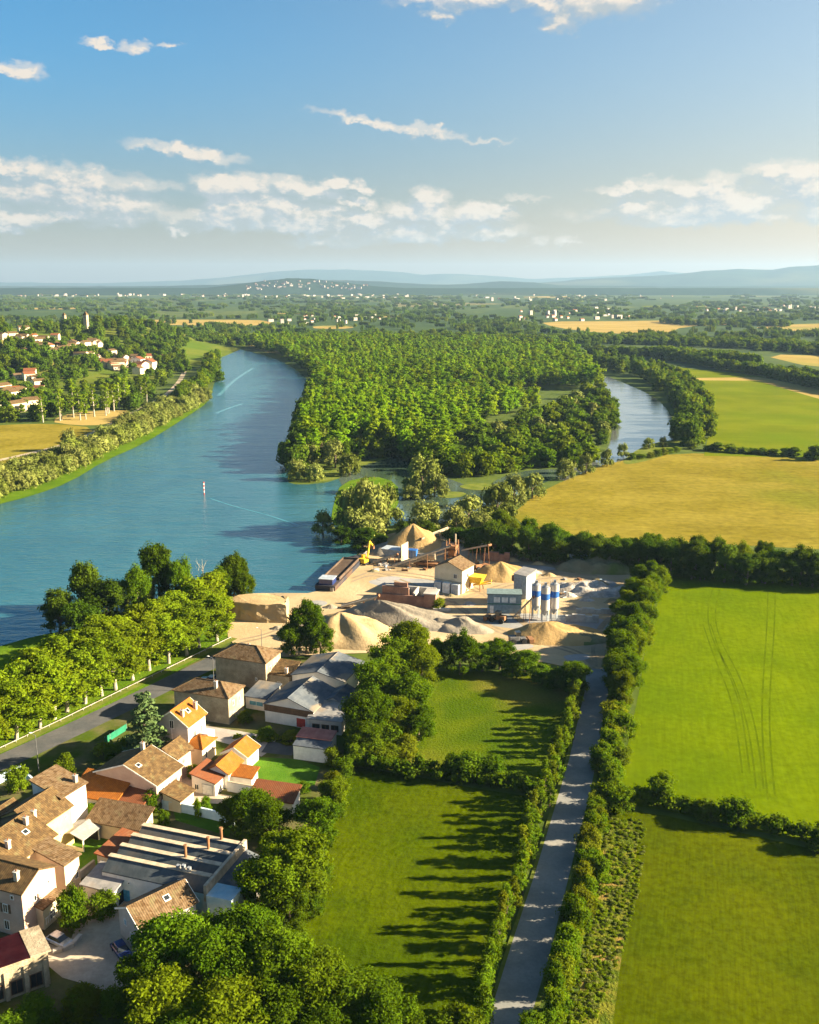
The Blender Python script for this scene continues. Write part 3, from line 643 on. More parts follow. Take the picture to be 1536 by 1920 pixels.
ridge(12500,[(-420,540),(100,539),(260,537),(400,534),(480,529),(560,525),(640,525),(720,528),(800,533),(850,534),(890,531),(940,527),(1000,529),(1050,535),(1300,537),(1960,533)],1500,3)
TOWN_HILL=ridge(8600,[(-420,540),(380,540),(430,535),(490,527),(545,521),(590,523),(650,530),(710,537),(760,540),(1960,540)],700,4)
# ---------------------------------------------------------------- vegetation
TRIS=TREES
def T_(lst,kind,label,group=None,name='tree',cat='tree'):
    for q in lst:
        (px,py,h,w_),lab=q[:4],(q[4] if len(q)>4 else label)
        tree(kind,top(px,py,h),h,w_,lab,name,cat,group)
# the plane-tree avenue along the village road
AV='bright yellow-green plane tree in the avenue beside the village road'
row('plane',[(-60,1425),(0,1398),(110,1346),(230,1287),(330,1238),(418,1196)],5.4,(11.5,14),(9,11),.5,AV+', road-side row','plane_tree','tree','plane trees of the avenue')
row('plane',[(-60,1392),(0,1362),(100,1312),(210,1256),(310,1208),(405,1166)],5.8,(12,14.5),(9,11),.6,'tall yellow-green plane tree in the river-side row of the avenue','plane_tree','tree','plane trees of the avenue')
# trees by the near river bank
T_([(152,1043,19,9.5,'tallest dark-green riverside tree on the left, with a rounded top over the water'),(105,1100,13,9,'lower riverside tree leaning over the water at the left end of the clump'),(195,1082,15,13,'broad riverside tree right of the tall rounded one'),(150,1120,12,10,'dense dark tree under the tall riverside tree')],'dark','')
T_([(292,1016,20,12.5,'tallest riverside poplar-like tree in the middle clump above the avenue'),(252,1058,16,9,'darker tree on the left flank of the tall middle riverside tree'),(335,1040,17,8,'narrow riverside tree right of the tall middle one'),(355,1082,11,8,'low bushy tree between the dead branches and the tall riverside tree'),(436,1034,15,9,'pale-topped riverside tree nearest the sand stockpile'),(410,1062,12,9,'round green tree in front of the pale-topped one by the stockpile'),(455,1068,11,7,'small riverside tree at the water edge behind the stockpile')],'broad','')
T_([(278,1093,9,8,'silvery willow in front of the middle riverside clump'),(340,1104,8,7,'silvery willow right of its twin below the riverside clump'),(215,1080,10,8,'pale olive willow top between the two riverside clumps')],'willow','',None,'willow_tree')
# bare dead trees
def dead(px,py,h,label):
    b=MB().m(M['bark_pale']); b.bar((0,0,-.2),(.2,0,h*.5),.2,.13,7); b.bar((.2,0,h*.5),(.1,.1,h),.13,.03,6)
    for k in range(9):
        z=h*R.uniform(.3,.85); a=R.uniform(0,6.28); l=h*R.uniform(.15,.3); p=Vector((.15,.02,z)); q=p+Vector((math.cos(a)*l*.55,math.sin(a)*l*.55,l)); b.bar(p,q,.07,.025,5); b.bar(p.lerp(q,.6),p.lerp(q,.6)+Vector((math.sin(a)*l*.3,-math.cos(a)*l*.3,l*.5)),.04,.015,5)
    o=b.build('bare_tree',None,top(px,py,h)); tag(o,label,'tree')
dead(378,1048,14,'bare dead tree sticking up among the riverside trees'); dead(353,1060,12,'shorter bare dead tree left of the taller dead one')
# clump between the sheds and the meadow, and trees along the yard
T_([(768,1160,13,11,'tall dark tree at the top of the clump beside the long grey sand pile'),(735,1192,13,12,'large leafy tree in the upper left of the clump behind the sheds'),(790,1200,12,9,'tree on the right flank of the clump facing the meadow'),(705,1238,12,12,'large round tree beside the grey shed roofs'),(770,1262,11,10,'big tree in the middle of the clump facing the meadow'),(690,1290,12,11,'dark tree hard against the porch of the sheds'),(740,1300,10,10,'tree in the lower middle of the clump'),(785,1320,8,8,'lower tree at the meadow side of the clump'),(680,1345,8,8,'small tree below the dark one by the porch'),(572,1118,15,9,'tall tree standing alone before the tan sand cone'),(600,1165,9,8,'smaller tree right of the tall lone tree by the sand cone'),(545,1165,9,7,'dark tree left of the tall lone tree by the sand cone')],'broad','')
T_([(865,1182,11,10,'bright round tree at the top edge of the meadow'),(905,1200,8,7,'dark tree just right of the bright round meadow tree'),(938,1196,8,8,'dark tree in the row between meadow and yard'),(985,1215,7,8,'low dark tree near the right of the row between meadow and yard'),(1078,1238,8,9,'round tree at the corner where the lane enters the yard'),(822,1195,8,6,'narrow dark tree between the clump and the bright meadow tree')],'broad','')
T_([(730,1350,6,7),(762,1375,5,6),(700,1382,5,6),(668,1388,5,6),(800,1345,4,5),(722,1395,4.5,6)],'bush','leafy shrub at the foot of the clump along the meadow','shrubs at the foot of the clump','shrub','shrub')
T_([(1015,1242,5,6),(1040,1252,5,6),(960,1232,5,6)],'bush','dark shrub closing the gap between the meadow row and the lane corner','shrubs by the lane corner','shrub','shrub')
hedge('hedge',[(650,1440),(720,1448),(800,1458),(870,1466),(930,1472),(1010,1490)],3.2,3.0,'thick dark hedge dividing the upper meadow from the ploughed green field')
T_([(880,1408,5.5,7,'rounded bush standing up out of the hedge under the meadow'),(925,1412,5,6,'second rounded bush in the hedge, nearer the lane'),(850,1412,5,5,'smaller rounded bush at the left of the pair in the meadow hedge')],'bush','',None,'bush','bush')
# the lane hedgerows
row('slim',[(895,1930),(930,1800),(965,1690),(985,1620)],2.3,(4.5,7.4),(2.6,4),.5,'slender roadside tree on the left verge of the lane beside the shaded field','roadside_tree','tree','trees on the left verge of the lane')
row('slim',[(985,1620),(1012,1530),(1035,1465),(1055,1400),(1070,1345),(1083,1300)],2.1,(4.5,6.8),(2.8,4.4),.6,'leafy roadside tree on the left verge, between lane and meadow','roadside_tree','tree','trees on the left verge by the meadow')
row('bush',[(1022,1960),(1048,1860),(1078,1750),(1100,1650),(1117,1560),(1123,1518)],1.9,(3.4,5.8),(3,4.8),.6,'rounded bush in the row on the right verge of the lane','roadside_bush','bush','bushes on the right verge of the lane')
row('bush',[(1138,1478),(1148,1420),(1158,1360),(1166,1300),(1172,1250)],2.4,(4,6.6),(4,6),1.0,'bush in the tall green belt between lane and bright field','belt_bush','bush','bushes in the belt beside the bright field')
row('broad',[(1165,1330),(1176,1270),(1195,1200),(1215,1140),(1235,1095)],4.5,(7.5,10.5),(6,8),1.2,'dense green tree in the belt between gravel yard and bright field','belt_tree','tree','trees in the belt beside the yard')
row('broad',[(1150,1235),(1165,1190),(1185,1140),(1205,1098)],6,(6,8.5),(5,7),.8,'tree on the yard edge of the green belt','belt_tree','tree','trees on the yard edge of the belt')
# cross hedge in the right-hand fields
hedge('hedge',[(1120,1488),(1200,1505),(1300,1525),(1400,1548),(1536,1580),(1640,1605)],2.6,2.6,'long dark hedge between the two right-hand green fields')
T_([(1245,1444,6.5,6,'round tree standing tallest in the cross hedge'),(1385,1492,5.5,6.5,'dark round bush tree in the cross hedge, right of the tallest one'),(1165,1470,5,6,'bush where the cross hedge meets the lane belt'),(1325,1500,3.6,5,'low dark bush between the two round trees of the cross hedge'),(1540,1552,4,5,'bush in the cross hedge at the picture edge')],'bush','',None,'hedgerow_tree','tree')
# tree belt behind the yard
row('dark',[(895,1035),(1000,1052),(1100,1058),(1200,1072),(1300,1084),(1420,1092),(1536,1100),(1640,1110)],3.4,(9,13.5),(7,10),1.5,'dark tree in the belt behind the gravel yard and wheat field','belt_tree','tree','dark trees in the belt behind the yard')
row('broad',[(930,1020),(1050,1045),(1200,1062),(1400,1082),(1600,1100)],7,(9.5,13),(7,9),1.5,'lighter green tree rising from the dark belt behind the yard','belt_tree','tree','lighter trees in the belt behind the yard')
# willows round the lagoon
T_([(792,850,17.6,18.2,'large rounded golden-green willow on the lagoon islet'),(815,880,12.2,12.6,'smaller willow leaning off the lagoon islet'),(770,905,6.8,11.2,'low willow bush at the foot of the lagoon islet'),(690,886,23.0,16.8,'tall broad yellow-green tree on the spit below the lagoon'),(725,905,16.2,12.6,'rounded bright tree at the right end of the spit'),(655,905,17.6,11.2,'dark leafy tree at the left end of the spit'),(605,955,9.5,8.4,'small pale willow standing in the water off the spit'),(660,950,12.2,11.2,'pale willow on the river side of the spit'),(695,958,10.8,12.6,'willow at the foot of the broad yellow-green spit tree'),(793,935,13.5,14.0,'silvery round willow by the near lagoon pool'),(880,922,13.5,12.6,'silvery willow right of the lagoon pool'),(935,895,17.6,14.0,'tall silvery willow on the lagoon shore beside the wheat field'),(965,885,14.9,11.2,'silvery willow right of the tall lagoon-shore one'),(1000,882,12.2,11.2,'small silvery willow at the wheat field corner'),(900,955,10.8,11.2,'willow in front of the tree belt left of the wheat field'),(855,945,10.8,11.2,'willow between the lagoon pool and the belt')],'willow','',None,'willow_tree')
T_([(556,856,11,10,'pale willow at the very tip of the wooded island'),(590,866,9,9,'low willow bush just right of the island tip'),(628,822,15,14,'tall golden-green willow on the island tip before the poplars'),(655,845,12,11,'willow right of the tall golden-green one on the island tip'),(575,815,16,11,'dark tall tree on the river edge of the island tip'),(602,800,17,12,'yellow-green tall tree behind the island tip willows')],'willow','',None,'willow_tree')
row('far_roundlit',[(640,870),(700,857),(760,857),(800,877),(860,894),(930,890),(1000,877),(1070,874),(1110,862)],6.5,(7,13),(8,12),2.5,'round tree along the lagoon shore of the wooded island','shore_tree','tree','round trees along the lagoon shore',False)
row('far_round',[(552,885),(556,850),(562,812),(578,772),(592,738)],7,(10,17),(7,10),2,'dark tree overhanging the river along the left edge of the wooded island','shore_tree','tree','dark trees on the river edge of the island',False)
T_([(680,985,9,10,'dark round tree at the quay behind the excavator'),(640,985,7,8,'dark tree on the shore left of the quay'),(715,1000,6,7,'dark bush tree beside the quay sand pile'),(800,975,8,9,'dark tree behind the peaked sand pile'),(850,985,9,9,'dark tree right of the peaked sand pile'),(755,975,7,7,'dark tree left of the peaked sand pile'),(900,985,10,9,'dark tree at the left end of the belt')],'dark','')
T_([(1062,855,11,10,'pale willow by the branch channel'),(1100,850,10,9,'pale willow at the mouth of the branch channel'),(1217,818,7,7,'small round tree alone on the branch bank'),(1245,818,6,5,'smaller round tree beside the lone one on the branch bank'),(1170,830,8,7,'dark tree at the tip of the wooded island by the branch'),(1140,838,10,7,'dark tree on the island shore facing the wheat field')],'willow','',None,'willow_tree')
row('bush',[(1190,862),(1230,856),(1280,845)],6,(3,4.5),(5,7),1,'low bush along the wheat field corner by the branch','bush','bush','bushes at the wheat field corner',False)
# the far (left) bank
row('willow',[(-40,945),(0,930),(70,905),(130,885),(190,850),(250,822),(320,785),(385,750)],7,(8,12.5),(9,13),1.5,'silvery willow lining the far river bank','willow_tree','tree','willows on the far bank',False)
row('willow',[(-40,915),(40,890),(120,862),(185,832),(240,808),(310,768),(365,738)],8,(8,13),(9,13),2,'silvery willow in the second line behind the far bank','willow_tree','tree','willows behind the far bank',False)
row('far_roundlit',[(330,760),(372,735),(392,715),(395,695),(402,672)],8,(9,16),(8,12),3,'leafy tree on the far bank point where the river bends','tree','tree','trees on the far bank point',False)
T_([(395,660,18,13,'large rounded tree at the tip of the far bank point')],'far_roundlit','')
row('tall',[(78,792),(110,790),(140,782)],9,(20,27),(6,8),3,'tall thin tree with bare pale stem at the edge of the ochre field','tall_tree','tree','tall thin trees by the ochre field')
row('tall',[(150,788),(190,780),(225,765),(260,755)],8,(17,24),(7,9),3,'tall yellowish tree behind the ochre field by the riverside path','tall_tree','tree','tall yellowish trees by the path')
# hillside trees (village side): nearest as things, the rest one mass
FIELDS_L=[[(-160,805),(0,797),(100,794),(185,803),(140,830),(60,856),(0,872),(-160,905)],[(90,790),(140,772),(235,768),(255,778),(200,797),(140,798)],[(0,637),(60,640),(40,655),(-40,652)]]
HOUSE_L=[]
def hillhouse_spots():
    out=[]
    for (cx,cy,sx_,sy_,k) in ((40,640,70,14,16),(85,658,50,12,14),(20,740,45,12,12),(225,690,50,9,20),(265,682,28,8,10),(150,652,45,10,10),(60,712,30,7,6),(30,770,30,5,4),(175,668,30,8,6)):
        for _ in range(k): out.append((cx+R.gauss(0,sx_*.55),cy+R.gauss(0,sy_*.6)))
    return out
HOUSE_L=hillhouse_spots()
pool=[]
while len(pool)<430:
    x=R.uniform(-40,345); y=R.uniform(602,792)
    if y>792-max(0,(x-235))*.85 : continue
    if any(inpoly(x,y,q) for q in FIELDS_L): continue
    if any(abs(x-a)<8 and -2<y-b<9 for a,b in HOUSE_L) : continue
    pool.append((x,y))
pool.sort(key=lambda q:-q[1])
for x,y in pool[:200]:
    h=R.uniform(6.5,11.5); tree(R.choice(['far_round','far_round','far_roundlit']),T(x,y),h,h*R.uniform(.75,1),'leafy tree among the houses on the left hillside','hillside_tree','tree','trees on the left hillside')
rest=[T(x,y) for x,y in pool[200:]]
pts=[];scl=[]
for p in rest:
    for _ in range(2):
        s=R.uniform(.8,1.3); pts.append((p.x+R.gauss(0,9),p.y+R.gauss(0,14),hill(p.x,p.y)-.5)); scl.append((s,s,s*R.uniform(.9,1.2)))
scatter('woods',pts,scl,['far_round','far_roundlit'],'far trees wooding the crown of the left hillside')
# the poplar wood between the two arms of the river
ISL=[(540,900),(556,882),(620,872),(655,855),(745,850),(800,872),(870,890),(930,884),(1000,872),(1060,870),(1110,862),(1140,835),(1150,795),(1155,772),(1138,742),(1110,708),(1090,688),(1075,668),(980,656),(820,650),(640,647),(455,650),(530,672),(580,704),(594,735),(582,772),(568,812),(562,850)]
MIXED=[(830,880),(860,835),(930,812),(1000,790),(1070,770),(1100,745),(1130,738),(1170,772),(1160,830),(1110,870),(930,895)]
EDGE_L=[(530,905),(556,882),(600,700),(600,735),(620,800),(650,850),(640,880),(560,910)]
ip=[P(*q) for q in ISL]; lp=[(p.x,p.y) for p in ip]; xs_=[p[0] for p in lp]; ys_=[p[1] for p in lp]
mp=[(P(*q).x,P(*q).y) for q in MIXED]; lag=[(P(*q).x,P(*q).y) for q in ISL]
pop=[];mix=[]
hd=rad(14); ca,sa=math.cos(hd),math.sin(hd)
y=min(ys_)-200
for i in range(-80,130):
    for j in range(0,270):
        u=i*8.8; v=j*(8.0)
        x=ca*u-sa*v+40; y=sa*u+ca*v+min(ys_)-60
        if not inpoly(x,y,lp): continue
        x+=R.gauss(0,1.7); y+=R.gauss(0,1.5)
        if inpoly(x,y,mp): 
            if R.random()<.62: mix.append((x+R.gauss(0,2),y+R.gauss(0,2)))
        else:
            # rides between the blocks
            if mnoise.noise(Vector((x*.004,y*.006,4)))>.42 or R.random()<.06: continue
            if int(v/95)%2==0 and v%95<9 and y>620: continue
            pop.append((x,y))
pop.sort(key=lambda q:q[1]); mix.sort(key=lambda q:q[1])
print('poplars',len(pop),'mixed',len(mix))
def blockh(x,y): return 20+7*mnoise.noise(Vector((x*.012,y*.008,1)))+R.gauss(0,2.0)-(6 if y<500 else 0)*R.random()
EDGE='tall poplar on the near edge of the plantation between the river arms'
for k,(x,y) in enumerate(pop[:280]):
    h=blockh(x,y); kd='far_poplar'
    near=y<470
    if near and R.random()<.7: tree('willow',(x,y,0),R.uniform(6,12),R.uniform(7,10),'golden-green willow on the near tip of the wooded island','willow_tree','tree','willows on the tip of the wooded island',False)
    else: tree(kd,(x,y,0),h,R.uniform(6.5,10),EDGE,'poplar_tree','tree','poplars on the near edge of the plantation')
pr=pop[280:]
scatter('poplar_plantation',[(x,y,0) for x,y in pr],[((lambda h,w_:(w_,w_,h))(blockh(x,y)/22,R.uniform(.95,1.75))) for x,y in pr],['far_poplar','far_poplar','far_tallmix'],'dense mass of tall poplars filling the island between the river arms')
for x,y in mix[:260]:
    r=R.random(); kd='far_willow' if r<.22 else ('far_roundlit' if r<.7 else 'far_round'); h=R.uniform(7,14)
    tree(kd,(x,y,0),h,h*R.uniform(.8,1.1),'rounded mixed tree on the right flank of the wooded island','mixed_tree','tree','mixed trees on the right flank of the island')
if mix[260:]: scatter('mixed_wood',[(x,y,0) for x,y in mix[260:]],[(s,s,s) for s in [R.uniform(.8,1.3) for _ in mix[260:]]],['far_round','far_roundlit','far_willow'],'mixed wood on the far right of the island')
# right bank of the branch
row('far_round',[(1105,682),(1160,696),(1230,715),(1270,745),(1290,775),(1285,810),(1290,835)],7,(10,16),(8,13),4,'dark tree on the right bank of the branch channel','bank_tree','tree','dark trees on the branch bank')
row('far_roundlit',[(1120,676),(1190,690),(1260,705),(1295,735),(1310,780),(1320,830)],9,(9,14),(8,12),4,'lighter tree behind the right bank of the branch channel','bank_tree','tree','lighter trees on the branch bank')
row('far_round',[(1300,842),(1400,850),(1536,860),(1640,866)],6,(3,5.5),(6,8),.8,'low dark bush in the hedge between wheat and green field','hedge_bush','bush','bushes between wheat and green field')
T_([(1530,835,8,8,'round dark tree at the right end of the hedge above the wheat')],'far_round','')
# far woods
pts=[];scl=[]
AVOID=[[(225,598),(510,599),(505,611),(230,609)],[(1010,601),(1350,597),(1390,609),(1255,629),(1120,627),(1030,615)],[(1400,610),(1700,604),(1700,625),(1480,624)],[(330,650),(420,650),(420,665),(330,655)]]
def addwood(x,y,s,hs=1.0,jx=0):
    p=P(x,y); p.z=hill(p.x,p.y)
    pts.append((p.x+R.gauss(0,jx),p.y,p.z-1)); scl.append((s,s*.7,hs))
for k in range(8000):
    y=541+R.random()**1.25*112;  x=R.uniform(-80,1620) if R.random()<.72 else R.choice([R.uniform(-800,-80),R.uniform(1620,2300)])
    if -60<x<345 and y>606: continue
    if any(inpoly(x,y,q) for q in AVOID) or (y>628 and x<1090) : continue
    if y>655 and x>1080: continue
    p=P(x,y); d=p.y
    nz=mnoise.noise(Vector((x*.006,y*.06,2)))+.5*mnoise.noise(Vector((x*.02,y*.15,5)))
    if nz<-.22 and y<600: continue
    if nz<.02 and y>=600 and R.random()<.8: continue
    s=max(.35,min(3.2,d*8/F/30))*R.uniform(.5,1.2); addwood(x,y,s,R.uniform(.6,1.1)*(1 if d<4000 else 1.2))
scatter('distant_woods',pts,scl,['far_wood'],'far woods fading into haze across the plain',seed=5)
pts=[];scl=[]
def belt(px,n,hr,j=3):
    for a,b in zip(px,px[1:]):
        for k in range(n):
            t=R.random(); p=P(a[0]+(b[0]-a[0])*t,a[1]+(b[1]-a[1])*t+R.gauss(0,j)); s=R.uniform(*hr); pts.append((p.x,p.y,0)); scl.append((s*1.1,s*1.1,s))
belt([(1010,643),(1120,641),(1290,646),(1430,652),(1540,662),(1660,672)],150,(.8,1.3),1.8)
belt([(1230,672),(1330,680),(1420,690)],120,(.9,1.5),1.6)
belt([(1100,664),(1230,668),(1340,690),(1440,706),(1536,728),(1640,750)],70,(.7,1.15),.9)
belt([(330,646),(450,644),(600,640),(760,638),(900,640),(1040,648)],120,(.9,1.4),3)
belt([(120,606),(240,616),(340,632),(440,640)],110,(.7,1.2),5)
belt([(1440,700),(1540,712),(1640,735)],60,(.6,1),1.2)
belt([(1240,605),(1310,610),(1400,609),(1480,612)],50,(.9,1.5),1)
scatter('treeline',pts,scl,['far_round','far_roundlit','far_round','far_roundlit'],'belts of trees between the far fields and the motorway',seed=9)
# village greenery
T_([(268,1290,16,11,'large dark cedar beside the tall villa with orange roof')],'cedar','',None,'cedar_tree')
T_([(545,1556,12,13,'largest round tree beside the saw-tooth factory, against the field'),(500,1590,11,10,'dark tree between the factory and the largest round tree'),(595,1490,9,8,'tree at the field corner above the largest round tree'),(470,1478,9,8,'leafy tree behind the long white garden wall'),(505,1500,8,8,'tree right of the one behind the white garden wall'),(435,1495,6,6,'smaller tree at the end of the white garden wall'),(625,1455,7,6,'tree at the upper corner of the ploughed field'),
 (330,1722,11,13,'biggest dark tree at the bottom, in front of the brown-roofed cottage'),(265,1790,9,9,'tree at the bottom left of the big cluster, over the street'),(410,1750,11,10,'tree in the bottom cluster right of the biggest one'),(300,1830,10,11,'tree in the lower left of the bottom cluster'),(460,1700,11,11,'tree at the top of the bottom cluster beside the white factory end wall'),(520,1745,11,11,'tree in the middle of the bottom cluster'),(580,1790,10,11,'tree in the bottom cluster bordering the ploughed field'),(420,1850,10,12,'tree at the bottom edge left of centre in the cluster'),(640,1830,9,11,'golden-green tree at the bottom of the ploughed field'),(530,1850,9,10,'tree at the bottom edge in the middle of the cluster'),(715,1845,9,9,'golden-green tree at the right end of the bottom cluster'),(760,1895,6,7,'lowest small tree at the right end of the bottom cluster'),(600,1890,8,9,'tree at the bottom edge below the golden-green pair'),(350,1905,9,11,'tree cut by the bottom edge at the left of the cluster'),(470,1910,8,10,'tree cut by the bottom edge in the middle of the cluster'),(540,1650,7,7,'tree on the field edge below the largest round tree')],'broad','')
T_([(132,1655,7.5,5,'dense tree in the courtyard corner by the balcony house'),(190,1672,4,5,'low dark shrub tree under the grey lean-to roof'),(30,1432,5.5,5,'round tree beside the village road, left of the white tower house'),(118,1412,5,5,'round tree behind the pink house by the road'),(282,1478,4.6,4.2,'clipped round tree between pink house and car port'),(165,1505,3.2,4,'small round tree in front of the arched garage'),(305,1518,3.4,2.6,'little topiary tree beside the blue-white wall'),(362,1432,3,3,'shrub at the foot of the villa annex'),(865,1885,6,7,'tree at the bottom edge beside the lane'),(820,1905,5,6,'bush at the bottom edge left of the lane tree'),(210,1395,3,4,'shrub by the green tarpaulin fence'),(250,1440,3,4,'dark shrub behind the pink house chimney'),(460,1330,3,4,'shrub by the stone house lit end'),(500,1365,2.6,5,'low shrub in front of the white shed wall'),(545,1372,2.4,5,'low yellowing shrub between shed and container'),(370,1495,4,1.6,'thin cypress shrub on the lawn above the blue-white wall'),(385,1490,3.4,2.4,'shrub beside the thin cypress'),(625,1400,4,4,'yellowish shrub behind the red-roofed container'),(640,1420,4,5,'shrub between container and field corner'),(823,1120,3.4,5,'bush growing beside the broken red concrete bunker'),(570,1465,2.2,3,'pink-flowered shrub by the vegetable plot'),(60,1875,3.2,6,'dark shrub below the maroon-roofed building'),(150,1850,4,6,'dark shrub at the street by the maroon-roofed building'),(30,1900,3,6,'dark shrub at the bottom left corner')],'bush','',None,'garden_tree')
row('bush',[(560,1760),(590,1650),(620,1540),(640,1470)],4,(2.4,4.4),(3,4.5),.8,'shrub along the village edge of the ploughed field','edge_shrub','shrub','shrubs along the village edge of the field')
row('bush',[(90,1900),(180,1890),(250,1910)],4,(2.5,4),(4,5.5),.8,'dark shrub in the shade below the street','shade_shrub','shrub','shrubs in the shade below the street')
hedge('hedge',[(190,1420),(240,1395),(290,1400)],2.2,2,'dark garden hedge below the cedar')
hedge('hedge',[(440,1385),(500,1392),(550,1380)],1.2,1.1,'low yellowish hedge along the pale driveway')
# vegetable rows and weed tufts count as ground cover
pts=[];scl=[]
for _ in range(1300):
    t=R.random(); y=1535+430*t; x=R.uniform(0,1); xl=1135-110*t*t-(0 if t<.3 else (t-.3)*20); p=P(xl+(75)*x,y)
    s=R.uniform(.08,.34)*(.6+.6*abs(mnoise.noise(Vector((p.x*.4,p.y*.25,2))))); pts.append((p.x,p.y,0)); scl.append((s*1.4,s*1.4,s))
scatter('weeds',pts,scl,['far_weed'],'rough weeds along the strip beside the right-hand lane hedge',seed=3)
# ---------------------------------------------------------------- buildings
surf('stone',(.30,.25,.17),(.40,.33,.23),.6,(.24,.19,.13),fine=3,fine_amt=.3,bump=.4)
surf('render_beige',(.48,.40,.29),(.56,.47,.35),.4,(.40,.33,.24),fine=2,fine_amt=.12)
surf('render_pink',(.50,.34,.26),(.57,.40,.31),.4,None,fine=2,fine_amt=.10)
surf('render_white',(.68,.64,.57),(.78,.73,.65),.4,(.60,.55,.47),fine=2,fine_amt=.10)
surf('render_cream',(.62,.52,.34),(.70,.60,.42),.4,(.52,.43,.28),fine=2,fine_amt=.12)
surf('render_yellow',(.60,.44,.17),(.68,.52,.22),.4,None,fine=2,fine_amt=.12)
surf('render_grey',(.42,.40,.36),(.50,.47,.43),.4,(.36,.34,.3),fine=2,fine_amt=.12)
surf('painted_wall',(.62,.64,.62),(.70,.70,.66),.35,(.30,.50,.60),fine=1.5,fine_amt=.2)
surf('blue_white',(.45,.58,.66),(.55,.66,.72),.4,None,fine=1.5,fine_amt=.1)
tiles('tile_brown',(.06,.034,.014),(.11,.062,.024),(.18,.125,.07),lichen=(.14,.115,.055))
tiles('tile_old',(.10,.058,.022),(.155,.10,.04),(.055,.034,.015),lichen=(.14,.115,.05))
tiles('tile_orange',(.28,.092,.010),(.35,.12,.014),(.24,.08,.012),lichen=(.28,.12,.03))
tiles('tile_red',(.16,.05,.018),(.21,.07,.025),(.17,.065,.03),lichen=(.2,.09,.04))
surf('sheet_grey',(.075,.09,.11),(.11,.125,.14),.5,(.20,.17,.13),fine=2,fine_amt=.15,rows=(.5,0,.12,.1),rough=.6)
surf('sheet_dark',(.06,.075,.085),(.085,.10,.11),.4,(.11,.10,.09),fine=2,fine_amt=.2,rows=(.6,0,.14,.1),rough=.6)
surf('fibre_grey',(.21,.21,.21),(.28,.27,.26),.6,(.24,.20,.16),fine=2.5,fine_amt=.2)
surf('sheet_red',(.35,.13,.10),(.42,.17,.13),.6,None,fine=2,fine_amt=.15,rows=(.4,0,.1,.1))
surf('maroon',(.02,.005,.008),(.03,.008,.011),.6,None,fine=2,fine_amt=.12,rough=.6)  # near black: the roof's shade is put into this colour
surf('rust_concrete',(.23,.13,.095),(.29,.17,.12),.5,(.18,.10,.08),fine=2,fine_amt=.2)
surf('concrete',(.36,.34,.31),(.44,.42,.38),.5,(.30,.28,.25),fine=2,fine_amt=.15)
plain('glass_dark',(.02,.025,.03),.15,.6,0,.1); plain('white_paint',(.75,.73,.68)); plain('wood_brown',(.13,.075,.04),.8); plain('zinc',(.32,.34,.36),.4,.4,.4)
plain('cream_strip',(.40,.33,.235),.8); plain('green_tarp',(.008,.13,.07),.7); plain('blue_paint',(.02,.10,.34),.5); plain('red_paint',(.45,.05,.035),.5); plain('yellow_paint',(.62,.40,.02),.45); plain('rubber',(.015,.015,.016),.8)
plain('car_blue',(.12,.32,.42),.25,.6); plain('car_dark',(.012,.014,.02),.2,.6); plain('car_navy',(.015,.03,.12),.2,.6); plain('car_silver',(.45,.47,.5),.25,.6,.4); plain('teal_panel',(.22,.29,.32),.5); plain('steel_grey',(.36,.41,.46),.5,.4,.2); plain('rust',(.22,.11,.05),.8); plain('conveyor',(.42,.36,.27),.7); plain('lamp_grey',(.12,.12,.12),.5)
surf('hull',(.035,.04,.055),(.05,.05,.06),.3,(.09,.06,.045),fine=1.5,fine_amt=.2,rough=.5); surf('hull_brown',(.075,.055,.042),(.11,.08,.06),.3,None,fine=1.5,fine_amt=.2)
surf('sand',(.33,.24,.125),(.40,.30,.165),.12,(.29,.22,.125),fine=1.2,fine_amt=.14,bump=.5,detail=6)
surf('sand_orange',(.31,.205,.085),(.37,.255,.115),.12,None,fine=1.2,fine_amt=.14,bump=.5,detail=6)
surf('grit',(.21,.185,.145),(.28,.245,.19),.12,(.25,.23,.2),fine=1.0,fine_amt=.2,bump=.6,detail=6)
surf('rubble',(.30,.27,.23),(.42,.39,.35),.5,(.20,.2,.2),fine=1.4,fine_amt=.45,bump=1)
surf('earth',(.16,.14,.08),(.22,.19,.11),.2,(.09,.12,.03),fine=1.0,fine_amt=.3,bump=.7)
def opening(par,wall,Lx,Wy,s,z,w_,h_,nm='window',pane=None,frame=None,shut=None):
    """a framed opening standing 4 cm proud of a wall"""
    fr=MB().m(frame or M['white_paint']); t=.09
    if wall in 'fb':
        y0,y1=((-.06,-.004) if wall=='f' else (Wy+.004,Wy+.06)); B=lambda mb,a,b,c,d,e=0: mb.box(a,y0-e if wall=='f' else y0,b,c,y1 if wall=='f' else y1+e,d)
        x0,x1=s-w_/2,s+w_/2
    else:
        q0,q1=((-.06,-.004) if wall=='l' else (Lx+.004,Lx+.06)); B=lambda mb,a,b,c,d,e=0: mb.box(q0-e if wall=='l' else q0,a,b,q1 if wall=='l' else q1+e,c,d)
        x0,x1=s-w_/2,s+w_/2
    p=MB().m(pane or M['glass_dark']); B(p,x0+t,z+t,x1-t,z+h_-t)
    win=p.build(nm,par)
    B(fr,x0,z,x0+t,z+h_,.03);B(fr,x1-t,z,x1,z+h_,.03);B(fr,x0+t,z+h_-t,x1-t,z+h_,.03);B(fr,x0+t,z,x1-t,z+t,.03)
    if nm=='window' and w_>.7: B(fr,(x0+x1)/2-.03,z+t,(x0+x1)/2+.03,z+h_-t,.02)
    fr.build('frame',win)
    if shut:
        for a,b in ((x0-w_*.5,x0-.02),(x1+.02,x1+w_*.5)):
            q=MB().m(shut); B(q,a,z,b,z+h_,0); q.build('shutter',par)
    return win
